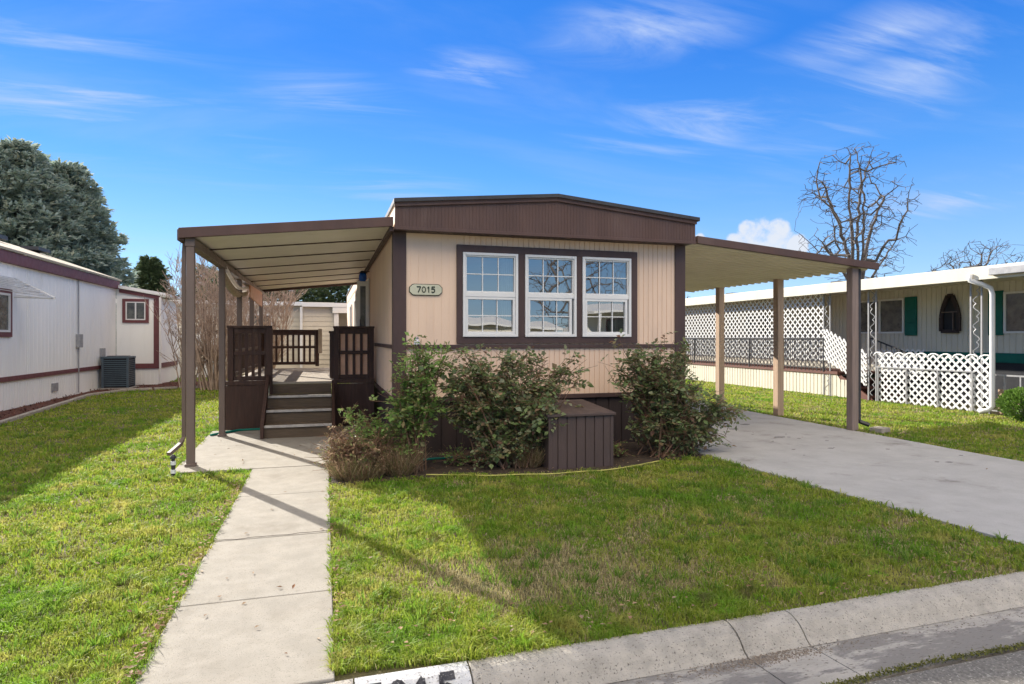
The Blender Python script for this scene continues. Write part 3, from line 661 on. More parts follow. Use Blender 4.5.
mb = MB(); mb.box(SX1 + .13, DY0 + .07, DZ + .05, DX1 - .09, DY0 + .085, 1.6); mb.build('backing_panel', mat('orange_tan_plywood', (.85, .50, .33), (.72, .42, .28), 6, .8), dk)
railing('railing', 'y', DY0 + .12, DY1 - .05, DX0 + .05, DZ + .08, 1.70, 30)
railing('railing', 'x', DX0 + .05, -.14, DY1 - .04, DZ + .08, 1.70, 9)
mb = MB(); mb.box(-.16, DY1 - .12, DZ + .35, -.07, DY1 - .085, 1.72); mb.build('spare_board', 'fabric', dk)
railing('gate', 'y', DY0 + .1, DY0 + .95, SX1 + .02, DZ + .08, 1.62, 5)
for x in (SX0 - .045, SX1 + .005):
    mb = MB(); mb.box(x, DY0 - .09, .03, x + .09, DY0 - .05, 1.66 if x < -.5 else .80); mb.box(x, 9.88 if x < -.5 else 10.1, .018, x + .05, DY0 - .091, .05)
    mb.build('stair_post', 'deckwood', dk, bevel=.004)
mb = MB(); mb.prism([(9.80, .02), (9.90, .02), (10.80, .78), (10.80, .9), (10.7, .84), (9.80, .22)], 'x', SX0 - .05, SX0 - .003); mb.build('stringer', 'deckwood', dk, recalc=True)
mb = MB(); mb.prism([(9.80, .02), (10.80, .02), (10.80, .76), (9.80, .18)], 'x', SX1 + .003, SX1 + .045); mb.build('stringer', 'deckwood', dk, recalc=True)
for i in range(4):
    y0 = 9.85 + i * .33; z0 = .018 + i * .19; z1 = z0 + .19
    mb = MB(); mb.box(SX0, y0 + .012, z0, SX1, y0 + .035, z1 - .032)
    st = mb.build('step', 'riser', dk)
    if i < 3:
        mb = MB(); mb.box(SX0, y0 - .012, z1 - .031, SX1, y0 + .345, z1 - .001); mb.build('tread', 'riser', st)
        mb = MB(); mb.box(SX0 + .003, y0 - .022, z1 - .034, SX1 - .003, y0 + .02, z1 + .003); mb.build('nosing', 'tread', st, bevel=.004)
sg = thing('stair_strip_sign', (-.87, 10.77, .6), 'narrow cream strip with small dark marks on the stair post', 'sign')
mb = MB(); mb.box(-.90, DY0 - .1, .56, -.865, DY0 - .0905, .80); mb.build('strip', 'plaque', sg)
mb = MB()
for k in range(6): mb.box(-.894 + .006 * (k % 2), DY0 - .1035, .585 + k * .034, -.877 + .006 * (k % 2), DY0 - .1005, .603 + k * .034)
mb.build('marks', 'black', sg)

# hoses
def ropepts(pts, z, amp=.02):
    out = []
    for (a, b), (c, d) in zip(pts, pts[1:]):
        for i in range(8): t = i / 8; x = a + (c - a) * t; y = b + (d - b) * t; q = noise.noise(Vector((x * 2, y * 2, 3))) * amp; out.append((x + q, y + q, z))
    return out
mb = MB(); mb.tube(ropepts([(-1.66, 10.35), (-1.3, 10.78), (-.93, 10.8), (-.9, 10.83)], .035), .018, 6)
tag(mb.build('garden_hose', 'tealhose', origin=(-1.3, 10.8, 0), smooth=True), 'teal garden hose lying on the patio slab at the foot of the deck panel', 'hose')
mb = MB(); mb.tube(ropepts([(1.0, 7.55), (1.6, 7.6), (2.1, 7.5), (2.35, 7.72)], .03), .016, 6)
tag(mb.build('garden_hose', 'tealhose', origin=(1.6, 7.6, 0), smooth=True), 'teal garden hose on the soil under the front windows behind the roses', 'hose')
mb = MB(); mb.tube(ropepts([(1.02, 6.72), (1.6, 6.56), (2.3, 6.42), (2.9, 6.38), (3.5, 6.55), (3.9, 6.72)], .02, .05), .008, 6)
tag(mb.build('drip_line', 'yellow', origin=(2.3, 6.4, 0), smooth=True), 'thin yellow hose curving along the lawn edge before the brown box', 'hose')

# ------------------------------------------------------------------ brown utility box
bx_ = thing('utility_box', (2.83, 6.7, 0), 'grey-brown ribbed box with a flat lid in front of the home', 'utility box')
a, b, y0, y1 = 2.43, 3.22, 6.66, 7.6
mb = MB(); ribs(mb, 'x', a, b, y0, -1, .0, .6, .113, .016, .012, .03); ribs(mb, 'y', y0 + .035, y1, a, -1, 0, .6, .113, .016, .012, .03); ribs(mb, 'y', y0 + .035, y1, b, 1, 0, .6, .113, .016, .012, .03); mb.box(a + .031, y1 - .02, 0, b - .031, y1, .6)
mb.build('ribbed_panel', 'greybox', bx_)
for x in (a - .008, b - .032): mb = MB(); mb.box(x, y0 - .008, 0, x + .04, y0 + .034, .6); mb.build('corner_post', 'greybox', bx_, bevel=.004)
mb = MB(); mb.hexa([(a - .03, y0 - .03, .602), (b + .03, y0 - .03, .602), (b + .03, y1 + .02, .66), (a - .03, y1 + .02, .66), (a - .03, y0 - .03, .635), (b + .03, y0 - .03, .635), (b + .03, y1 + .02, .695), (a - .03, y1 + .02, .695)])
mb.build('lid', 'greybox', bx_, bevel=.006)

# ------------------------------------------------------------------ carport cover (right)
cp = thing('carport_cover', (8.3, 8, 0), 'brown-edged flat carport roof on wooden posts right of the home', 'canopy')
def zk(x): return 2.935 - (2.935 - 2.65) * (x - 5.1) / (8.5 - 5.1)
mb = MB(); y = 8.0; prof = []
while y < 13.0:
    prof += [(y, 0), (y + .10, 0), (y + .125, -.045), (y + .175, -.045)]; y += .2
vs = []; n = len(prof)
for x in (5.11, 8.488):
    vs += [(x, yy, zk(x) + dz) for yy, dz in prof] + [(x, yy, zk(x) + dz + .004) for yy, dz in prof]
fs = []
for i in range(n - 1):
    fs += [(i, 2 * n + i, 2 * n + i + 1, i + 1), (n + i, n + i + 1, 3 * n + i + 1, 3 * n + i), (2 * n + i, 3 * n + i, 3 * n + i + 1, 2 * n + i + 1), (i, i + 1, n + i + 1, n + i)]
mb.add(vs, fs); mb.build('ribbed_roof', 'tanpan', cp)
def fask(mb, y0, y1, lo, hi, a=5.19, b=8.53):
    mb.hexa([(a, y0, zk(a) + lo), (b, y0, zk(b) + lo), (b, y1, zk(b) + lo), (a, y1, zk(a) + lo), (a, y0, zk(a) + hi), (b, y0, zk(b) + hi), (b, y1, zk(b) + hi), (a, y1, zk(a) + hi)])
mb = MB(); fask(mb, 7.93, 7.998, -.05, .06); mb.build('front_fascia', 'gable', cp, bevel=.006)
mb = MB(); fask(mb, 13.16, 13.2, -.05, .05); mb.build('rear_fascia', 'brown', cp, bevel=.004)
for i, (xx, yy) in enumerate(((8.165, 8.10), (8.33, 10.02), (8.42, 12.0))):
    t = .062 if i == 0 else .068
    mb = MB(); mb.box(xx - t, yy - t, .014, xx + t, yy + t, 2.625); mb.build('post', 'cedar2' if i == 0 else 'cedar', cp, bevel=.006)
mb = MB(); mb.tube([(8.268, 8.08, 2.62), (8.268, 8.08, .22), (8.275, 8.06, .15), (8.38, 7.98, .10)], .034, 4); mb.build('downspout', 'edge', cp)
sb = MB(); sb.prism([(8.38, 7.74), (8.62, 7.8), (8.58, 8.0), (8.34, 7.94)], 'z', 0, .075)
tag(sb.build('splash_block', 'stone', origin=(8.48, 7.86, 0), bevel=.01, recalc=True), 'small grey concrete splash block in grass beside the front carport post', 'splash block')

# ------------------------------------------------------------------ white neighbour house (left)
nh = thing('neighbour_house', (-6.3, 15, 0), 'white house with maroon trim and tan shingle roof on the left', 'house')
XN = -6.3; Y0n, Y1n = 4.0, 22.4
mb = MB(); ribs(mb, 'y', Y0n, Y1n, XN, 1, .66, 3.05, .2, .014, .006); mb.box(XN - 4.4, Y0n, 0, XN - .035, Y0n + .03, 3.2); mb.box(XN - 4.4, Y1n - .03, 0, XN - .035, Y1n, 3.2)
mb.add([(XN - 4.4, Y1n, 3.2), (XN, Y1n, 3.2), (XN - 2.2, Y1n, 4.05)], [(0, 1, 2)]); mb.add([(XN - 4.4, Y0n, 3.2), (XN, Y0n, 3.2), (XN - 2.2, Y0n, 4.05)], [(0, 2, 1)])
mb.build('wall', 'white', nh)
mb = MB(); ribs(mb, 'y', Y0n, Y1n, XN - .02, 1, 0, .6, .12, .02, .012); mb.build('skirting', 'white', nh)
mb = MB(); mb.box(XN - .02, Y0n, .60, XN + .025, Y1n, .70); mb.build('belt_trim', 'maroon', nh)
mb = MB(); mb.box(XN + .001, Y0n - .1, 3.04, XN + .10, Y1n, 3.28); mb.build('fascia', 'maroon', nh, bevel=.006)
mb = MB()
for a, b, za, zb in ((XN + .13, XN - 2.2, 3.285, 4.1), (XN - 2.2, XN - 4.5, 4.1, 3.285)):
    mb.hexa([(a, Y0n - .2, za), (a, Y1n + .12, za), (b, Y1n + .12, zb), (b, Y0n - .2, zb), (a, Y0n - .2, za + .05), (a, Y1n + .12, za + .05), (b, Y1n + .12, zb + .05), (b, Y0n - .2, zb + .05)])
rf = mb.build('roof', 'shingle', nh, recalc=True)
for yy in (16.0, 18.4, 21.0):
    mb = MB(); mb.box(XN - 2.0, yy, 4.02, XN - 1.55, yy + .8, 4.12); mb.build('roof_vent', 'edge', rf)
# extension
XE = -5.1; Y1e = 25.0
mb = MB(); ribs(mb, 'x', XN + .01, XE - .01, Y1n, -1, .66, 2.86, .4, .01, .005, gz=lambda x: 3.05 - .17 * (x - XN)); ribs(mb, 'y', Y1n + .04, Y1e, XE, 1, .66, 2.8, .4, .01, .005); mb.box(XN, Y1e - .02, 0, XE - .04, Y1e, 2.8); mb.build('extension_wall', 'white', nh)
mb = MB(); ribs(mb, 'x', XN + .01, XE - .02, Y1n + .015, -1, 0, .53, .12, .02, .012); ribs(mb, 'y', Y1n + .04, Y1e, XE - .015, 1, 0, .53, .12, .02, .012); mb.build('extension_skirting', 'white', nh)
mb = MB(); mb.box(XN + .01, Y1n - .03, .53, XE + .02, Y1n + .02, .69); mb.box(XE - .01, Y1n + .02, .53, XE + .02, Y1e, .69); mb.box(XE - .14, Y1n - .025, .69, XE + .015, Y1n + .02, 2.75)
mb.hexa([(XN + .1, Y1n - .06, 2.93), (XE + .05, Y1n - .06, 2.73), (XE + .05, Y1n - .03, 2.73), (XN + .1, Y1n - .03, 2.93), (XN + .1, Y1n - .06, 3.06), (XE + .05, Y1n - .06, 2.85), (XE + .05, Y1n - .03, 2.85), (XN + .1, Y1n - .03, 3.06)])
mb.build('extension_trim', 'maroon', nh)
mb = MB(); mb.hexa([(XN + .101, Y1n - .15, 3.062), (XE + .3, Y1n - .15, 2.84), (XE + .3, Y1e + .2, 2.84), (XN + .101, Y1e + .2, 3.062), (XN + .101, Y1n - .15, 3.16), (XE + .3, Y1n - .15, 2.92), (XE + .3, Y1e + .2, 2.92), (XN + .101, Y1e + .2, 3.16)]); mb.build('extension_roof', 'vinyl', nh)
mb = MB(); mb.tube([(XE + .06, Y1n - .08, 2.8), (XE + .06, Y1n - .08, .05)], .035, 6); mb.build('downspout', 'vinyl', nh)
def window_x(par, X, out, y0, y1, z0, z1, trim, frame='vinyl', n=2, tw=.1, glass='darkglass'):
    """window on a wall whose outward normal is +-x"""
    def b(mb, o0, o1, a, c, d, e): mb.box(X + out * o0, a, d, X + out * o1, c, e)
    mb = MB()
    if trim:
        b(mb, .001, .035, y0 - tw, y0, z0 - tw, z1 + tw); b(mb, .001, .035, y1, y1 + tw, z0 - tw, z1 + tw); b(mb, .001, .035, y0, y1, z0 - tw, z0); b(mb, .001, .035, y0, y1, z1, z1 + tw)
        wi = mb.build('window', trim, par)
        mb = MB()
    t = .045
    b(mb, .002, .045, y0, y0 + t, z0, z1); b(mb, .002, .045, y1 - t, y1, z0, z1); b(mb, .002, .045, y0 + t, y1 - t, z0, z0 + t); b(mb, .002, .045, y0 + t, y1 - t, z1 - t, z1)
    for k in range(1, n): u = y0 + (y1 - y0) * k / n; b(mb, .003, .043, u - .025, u + .025, z0 + t, z1 - t)
    if trim: mb.build('frame', frame, wi)
    else: wi = mb.build('window', frame, par)
    mb = MB(); b(mb, .002, .018, y0 + t, y1 - t, z0 + t, z1 - t); mb.build('pane', glass, wi)
window_x(nh, XN, 1, 13.6, 15.42, 1.62, 2.42, 'maroon', n=2)
# extension front window (faces the street)
mb = MB(); x0, x1, z0, z1 = XN + .27, XN + .87, 1.98, 2.52; Yw = Y1n
def ringx(mb, x0, x1, z0, z1, t, y0, y1): ring(mb, x0, x1, z0, z1, t, y0, y1)
x0, x1 = -6.12, -5.38; z0, z1 = 1.98, 2.74
ring(mb, x0, x1, z0, z1, .09, Yw - .035, Yw - .001); wi = mb.build('window', 'maroon', nh)
mb = MB(); ring(mb, x0 + .091, x1 - .091, z0 + .091, z1 - .091, .035, Yw - .03, Yw - .002); mb.box((x0 + x1) / 2 - .02, Yw - .028, z0 + .127, (x0 + x1) / 2 + .02, Yw - .002, z1 - .127); mb.build('frame', 'vinyl', wi)
mb = MB(); mb.box(x0 + .127, Yw - .018, z0 + .127, x1 - .127, Yw - .003, z1 - .127); mb.build('pane', 'darkglass', wi)
# louvred awning over the left window
mb = MB()
for k in range(9):
    t = k / 8; mb.bar((XN + .06 + .66 * t, 13.2, 2.75 - .38 * t), (XN + .06 + .66 * t, 15.6, 2.75 - .38 * t), .05, .006)
for k in range(6):
    z = 2.68 - k * .055; mb.bar((XN + .03, 15.62, z), (XN + .2 + .1 * k, 15.62, z - .02 - .01 * k), .012, .014)
for yy in (13.2, 15.6): mb.bar((XN + .03, yy, 2.36), (XN + .78, yy, 2.34), .02, .03); mb.bar((XN + .03, yy, 2.76), (XN + .78, yy, 2.36), .02, .025)
mb.build('window_awning', 'vinyl', nh)
for yy in (10.2, 12.65, 16.3, 18.75):
    mb = MB(); mb.box(XN + .0005, yy, .71, XN + .008, yy + .045, 3.03); mb.build('seam_batten', 'white', nh)
mb = MB(); mb.tube([(XN + .03, 19.2, .05), (XN + .03, 19.2, 1.6), (XN + .03, 19.2, 3.03)], .018, 6); mb.build('conduit', 'greyiron', nh)
mb = MB(); mb.box(XN + .003, 19.08, 1.25, XN + .1, 19.3, 1.6); mb.build('meter_box', 'greyiron', nh)
for yy in (14.0, 17.6):
    mb = MB(); mb.box(XN - .012, yy, .2, XN + .008, yy + .35, .4); mb.build('skirting_vent', 'greyiron', nh)
mb = MB(); mb.box(XN + .002, 20.9, .95, XN + .08, 21.15, 1.2); mb.box(XN + .002, 21.0, .6, XN + .04, 21.04, .95); mb.build('electric_box', 'greyiron', nh)
# air conditioner
ac = thing('air_conditioner', (-5.85, 21.1, 0), 'blue-grey air conditioner beside the white house', 'air conditioner')
a, b, c, d = -6.2, -5.5, 20.7, 21.4
mb = MB(); mb.box(a + .03, c + .03, .05, b - .03, d - .03, .9); core = mb.build('coil', 'dark', ac)
mb = MB()
for x in (a, b - .06):
    for y in (c, d - .06): mb.box(x, y, .05, x + .06, y + .06, .9)
mb.box(a - .01, c - .01, .9, b + .01, d + .01, .96); mb.build('casing', 'acgrey', ac, bevel=.01)
mb = MB()
for k in range(14):
    z = .1 + k * .056; mb.box(a + .06, c + .005, z, b - .06, c + .02, z + .03); mb.box(b - .02, c + .06, z, b - .005, d - .06, z + .03)
mb.build('louvres', 'acgrey', ac)
mb = MB(); mb.tube([((a + b) / 2, (c + d) / 2, .961), ((a + b) / 2, (c + d) / 2, .975)], .3, 20); mb.build('fan_grille', 'iron', ac)
mb = MB(); mb.box(a - .08, c - .08, .0, b + .08, d + .08, .05); mb.build('base_pad', 'stone', ac)

# ------------------------------------------------------------------ cream neighbour house (right)
rh = thing('neighbour_house', (14.2, 12, 0), 'long cream house with green shutters, white porch lattice and flat roof on the right', 'house')
XW = 14.2; XP = 12.6
mb = MB(); ribs(mb, 'y', 3.0, 27, XW, -1, 1.17, 2.74, .13, .03, .014); mb.box(XW + .04, 3, 0, 20, 3.04, 2.8); mb.box(XW + .04, 26.96, 0, 20, 27, 2.8); mb.box(19.96, 3, 0, 20, 27, 2.8); mb.build('wall', 'cream_siding', rh)
mb = MB(); mb.box(XW - .03, 3, .96, XW + .02, 12.6, 1.17); mb.build('green_band', 'green', rh)
mb = MB(); mb.box(XW - .01, 3, 0, XW + .03, 12.6, .96); mb.build('skirting', 'dark', rh)
mb = MB(); mb.box(XW - .01, 12.6, .62, XW + .03, 27, 1.17); mb.build('lower_wall', 'cream_siding', rh)
mb = MB(); mb.hexa([(12.32, 2.5, 2.86), (20.4, 2.5, 2.95), (20.4, 27.4, 2.95), (12.32, 27.4, 2.86), (12.32, 2.5, 2.90), (16.3, 2.5, 3.12), (16.3, 27.4, 3.12), (12.32, 27.4, 2.90)]); rf = mb.build('roof', 'vinyl', rh)
for yy in (9.3, 12.8, 17.2, 20.5): mb = MB(); mb.box(12.5, yy, 2.905, 12.75, yy + .3, 2.955); mb.build('roof_vent', 'iron', rf)
mb = MB(); mb.box(12.28, 2.5, 2.64, 12.319, 27.4, 2.9); mb.build('fascia', 'cream_siding', rh, bevel=.006)
mb = MB(); mb.box(12.32, 2.5, 2.74, XW + .04, 27.3, 2.77); mb.build('soffit', 'cream_siding', rh)
mb = MB(); mb.box(12.17, 2.5, 2.70, 12.277, 8.86, 2.84); mb.build('gutter', 'greyiron', rh, bevel=.01)
mb = MB(); mb.tube([(12.25, 9.27, 2.76), (12.25, 9.27, 2.64), (12.36, 9.12, 2.56), (12.50, 9.05, 2.48), (12.52, 9.03, 2.36), (12.52, 9.03, .16), (12.48, 9.08, .08), (12.38, 9.2, .04)], .048, 8); mb.build('downspout', 'vinyl', rh, smooth=True)
window_x(rh, XW, -1, 12.43, 13.9, 1.62, 2.52, None, n=2); window_x(rh, XW, -1, 8.4, 9.98, 1.6, 2.5, None, n=2); window_x(rh, XW, -1, 17.5, 18.7, 1.5, 2.3, None, n=2)
for y0, y1 in ((12.08, 12.40), (10.0, 10.31)):
    mb = MB(); mb.box(XW - .04, y0, 1.56, XW - .002, y1, 2.54)
    for k in range(3): mb.box(XW - .047, y0 + .03, 1.6 + k * .31, XW - .041, y1 - .03, 1.88 + k * .31)
    mb.build('shutter', 'green', rh, bevel=.003)
# porch floor + skirt
mb = MB(); mb.box(XP + .02, 12.95, .57, XW - .03, 26, .62); po = mb.build('porch_floor', 'redbrown', rh)
mb = MB(); ribs(mb, 'y', 12.5, 26, XP, -1, 0, .56, .13, .03, .014, gz=lambda y: .56 if y > 12.95 else .44); mb.build('porch_skirting', 'cream_siding', rh)
mb = MB(); mb.box(XP - .03, 12.95, .565, XP + .019, 26, .64); mb.build('porch_rim', 'redbrown', rh)
for k in range(3):
    mb = MB(); mb.box(XP - .0 + .06, 12.93 - (k + 1) * .3, .42 - k * .19, XW - .3, 12.93 - k * .3, .46 - k * .19); mb.box(XP + .07, 12.91 - k * .3 - .02, .24 - k * .19 if k < 2 else 0, XW - .3, 12.91 - k * .3, .42 - k * .19); mb.build('porch_step', 'redbrown', rh)
mb = MB(); mb.bar((XP + .03, 12.95, .5), (XP + .03, 11.95, -.05), .04, .16); mb.build('stair_stringer', 'redbrown', rh)
def lattice(mb, X, y0, y1, z0, z1, p=.14, w_=.036, flat=True, tf=None):
    """diagonal strips clipped to a rectangle in the plane x = X"""
    def strip(c, sgn, xo):
        pts = []
        # line: z - z0 = sgn*(y - c)
        ya, yb = y0, y1
        if sgn > 0: lo, hi = c, c + (z1 - z0)
        else: lo, hi = c - (z1 - z0), c
        ya = max(ya, lo); yb = min(yb, hi)
        if yb - ya < .01: return
        za = z0 + sgn * (ya - c); zb = z0 + sgn * (yb - c)
        A, B = (X + xo, ya, za), (X + xo, yb, zb)
        if tf: A, B = tf(A), tf(B)
        mb.bar(A, B, .006, w_, up=(0, -sgn, 1))
    c = y0 - (z1 - z0)
    while c < y1 + (z1 - z0):
        strip(c, 1, -.004); strip(c, -1, .004); c += p
mb = MB(); lattice(mb, XP, 13.45, 26, .90, 2.72, .19, .036); mb.build('screen_lattice', 'vinyl', rh)
mb = MB(); lattice(mb, XP - .01, 9.15, 11.72, .02, 1.13, .17, .042); mb.build('low_lattice', 'vinyl', rh)
mb = MB(); 
for k in range(10):
    mb.tube([(XP - .01, 9.2 + k * .28 + .13 * math.cos(a * PI / 5), 1.08 + .08 * math.sin(a * PI / 5)) for a in range(6)], .018, 5)
mb.build('lattice_scallops', 'vinyl', rh)
mb = MB(); lattice(mb, XP - .03, 12.55, 14.0, .1, .95, .15, .045, tf=lambda P_: (P_[0], 12.05 + (P_[1] - 12.55) * .93 , .33 + (P_[2] - .1) * .98 + (P_[1] - 12.55) * .42 )); mb.build('stair_lattice', 'vinyl', rh)
mb = MB(); lattice(mb, XW - .35, 11.6, 13.0, .62, 1.22, .15, .04); mb.build('inner_lattice', 'vinyl', rh)
# wrought iron railing, posts, scroll columns
mb = MB(); mb.box(XP - .04, 13.4, 1.48, XP - .015, 26, 1.51); mb.box(XP - .04, 13.4, .70, XP - .015, 26, .72)
y = 13.5
while y < 26: mb.box(XP - .035, y, .62, XP - .02, y + .016, 1.48); y += .14
y = 13.4
while y < 26: mb.box(XP - .045, y, .62, XP - .015, y + .03, 1.5); y += 1.5
mb.build('porch_railing', 'iron', rh)
mb = MB(); mb.box(XP - .045, 9.42, .80, XP - .02, 11.75, .825)
for y in (9.45, 10.2, 10.95, 11.7): mb.box(XP - .045, y, 0, XP - .02, y + .025, .8)
mb.build('low_railing', 'greyiron', rh)
mb = MB(); mb.bar((XW - .5, 13.0, 1.5), (XW - .5, 11.7, 1.05), .03, .03)
for k in range(9): yy = 13.0 - k * .16; mb.box(XW - .51, yy, .62, XW - .495, yy + .014, 1.5 - k * .055)
mb.build('handrail', 'iron', rh)
def scroll_column(y0, x=XP - .0, w_=.22):
    mb = MB(); mb.box(x - .015, y0, 0, x + .015, y0 + .03, 2.74); mb.box(x - .015, y0 + w_, 0, x + .015, y0 + w_ + .03, 2.74); cc = mb.build('scroll_column', 'greyiron', rh)
    mb = MB(); z = .12; s_ = 1
    while z < 2.6:
        pts = []
        for i in range(17):
            t = i / 16; a = t * 2 * PI
            pts.append((x, y0 + .125 + s_ * .07 * math.sin(a) * (1 - .3 * t), z + .26 * t))
        mb.tube(pts, .009, 4, cap=False); z += .26; s_ = -s_
    mb.build('scrollwork', 'greyiron', cc)
scroll_column(11.78); scroll_column(9.28); scroll_column(13.2)
art = thing('wall_ornament', (XW - .05, 11.18, 1.65), 'tall dark pointed wooden boat-shaped ornament hung on the cream wall', 'ornament')
poly = [(10.97, 1.66), (11.40, 1.66), (11.40, 2.0), (11.36, 2.2), (11.30, 2.36), (11.24, 2.50), (11.13, 2.50), (11.07, 2.36), (11.01, 2.2), (10.97, 2.0)]
mb = MB(); n = len(poly)
for (a, b), (c, d) in zip(poly, poly[1:] + poly[:1]): mb.bar((XW - .055, a, b), (XW - .055, c, d), .09, .045, up=(1, 0, 0))
mb.build('frame', 'darkskirt', art)
mb = MB(); mb.prism(poly, 'x', XW - .03, XW - .004); mb.build('back_board', 'dark', art, recalc=True)
mb = MB(); mb.box(XW - .08, 10.99, 2.1, XW - .04, 11.38, 2.125); mb.box(XW - .08, 11.09, 1.68, XW - .04, 11.11, 2.1); mb.build('shelf', 'post', art)
# iron fence beside the right house
fe = thing('iron_fence', (XP, 8, 0), 'low grey iron fence behind the round green shrub', 'fence')
mb = MB(); mb.box(XP - .015, 5.2, .76, XP + .015, 9.15, .79); mb.box(XP - .012, 5.2, .06, XP + .012, 9.15, .085); mb.build('rails', 'greyiron', fe)
for k in range(14): mb = MB(); yy = 9.13 - k * .29; mb.box(XP - .014, yy, 0, XP + .014, yy + .025, .76); mb.build('picket', 'greyiron', fe)
bn = thing('storage_crate', (13.0, 9.05, 0), 'weathered brown slatted box behind the iron fence', 'box')
for k in range(5): mb = MB(); mb.box(12.85, 8.75 + k * .085, 0, 12.88, 8.82 + k * .085, .48); mb.build('slat', 'cedar', bn)
mb = MB(); mb.box(12.881, 8.75, .02, 13.3, 9.17, .46); mb.build('body', 'redbrown', bn)

# ------------------------------------------------------------------ beige house behind
bh = thing('neighbour_house', (-1, 28, 0), 'beige house with white roof edge behind the deck', 'house')
mb = MB(); z = 0
while z < 2.85:
    mb.hexa([(-7.5, 28 - .02, z), (-.9, 28 - .02, z), (-.9, 28.1, z), (-7.5, 28.1, z), (-7.5, 28, z + .2), (-.9, 28, z + .2), (-.9, 28.1, z + .2), (-7.5, 28.1, z + .2)])
    mb.hexa([(-.9, 27.5 - .02, z), (.35, 27.5 - .02, z), (.35, 27.6, z), (-.9, 27.6, z), (-.9, 27.5, z + .2), (.35, 27.5, z + .2), (.35, 27.6, z + .2), (-.9, 27.6, z + .2)])
    z += .2
mb.box(.35, 28.5, 0, 6, 28.6, 2.8); mb.box(-7.5, 28.11, 0, -7.4, 34, 2.8); mb.box(5.9, 28.61, 0, 6, 34, 2.8)
mb.build('wall', 'beige', bh)
mb = MB(); mb.box(-7.8, 27.7, 2.86, -.9, 34, 3.02); mb.box(-.9, 27.2, 2.8, 2.6, 34, 2.97); mb.build('roof', 'vinyl', bh)
mb = MB(); ring(mb, -3.1, -2.1, 1.5, 2.5, .06, 27.92, 27.975); wi = mb.build('window', 'vinyl', bh)
mb = MB(); mb.box(-3.04, 27.95, 1.56, -2.16, 27.97, 2.44); mb.build('pane', 'darkglass', wi)
mb = MB(); mb.box(-1.0, 27.4, 0, -.9, 27.47, 2.8); mb.build('downspout', 'vinyl', bh)
mb = MB(); mb.box(.36, 27.3, 0, .55, 27.5, 2.8); mb.box(1.6, 27.3, 0, 1.8, 27.5, 2.8); mb.box(.3, 27.22, 2.55, 2.4, 27.32, 2.79); mb.build('carport_post', 'vinyl', bh)
wf = thing('white_fence', (-5.5, 26.3, 0), 'white slatted fence behind the bare shrub', 'fence')
for k in range(12): mb = MB(); xx = -6.6 + k * .24; mb.box(xx, 26.3, 0, xx + .12, 26.34, 1.9); mb.build('slat', 'vinyl', wf)
mb = MB(); mb.box(-6.6, 26.341, .3, -3.84, 26.38, .4); mb.box(-6.6, 26.341, 1.5, -3.84, 26.38, 1.6); mb.build('rail', 'vinyl', wf)

# ------------------------------------------------------------------ house across the street (seen in the window glass)
oh = thing('neighbour_house', (12, -24, 0), 'white house across the street mirrored in the front windows', 'house')
mb = MB(); mb.box(-3, -30, .5, 14.5, -24, 2.7); mb.build('wall', 'cream_siding', oh)
mb = MB(); mb.box(-3, -29.9, 0, 14.5, -24.05, .499); mb.build('skirting', 'darkskirt', oh)
mb = MB(); mb.prism([(-30.4, 2.72), (-23.5, 2.72), (-23.5, 2.86), (-27, 3.45), (-30.4, 2.86)], 'x', -3.3, 14.8); mb.build('roof', 'vinyl', oh, recalc=True)
for x in (-1, 3, 6.5, 11):
    mb = MB(); ring(mb, x, x + 1.6, 1.2, 2.3, .07, -23.998, -23.95); wi = mb.build('window', 'vinyl', oh)
    mb = MB(); mb.box(x + .07, -23.997, 1.27, x + 1.53, -23.97, 2.23); mb.build('pane', 'darkglass', wi)
o2 = thing('neighbour_house', (22, -20, 0), 'white house with a broad porch roof across the street mirrored in the right window', 'house')
mb = MB(); mb.box(16, -25, 0, 30, -20, 2.7); mb.build('wall', 'white', o2)
mb = MB(); mb.prism([(-25.4, 2.72), (-17.5, 2.45), (-17.5, 2.6), (-22, 3.3), (-25.4, 2.9)], 'x', 15.5, 30.3); mb.build('roof', 'vinyl', o2, recalc=True)
for x in (15.8, 19.5, 23.5): mb = MB(); mb.box(x, -17.7, 0, x + .12, -17.58, 2.44); mb.build('porch_post', 'vinyl', o2)
for x in (17.5, 21.5):
    mb = MB(); ring(mb, x, x + 1.6, 1.0, 2.1, .07, -19.998, -19.95); wi = mb.build('window', 'maroon', o2)
    mb = MB(); mb.box(x + .07, -19.997, 1.07, x + 1.53, -19.97, 2.03); mb.build('pane', 'darkglass', wi)

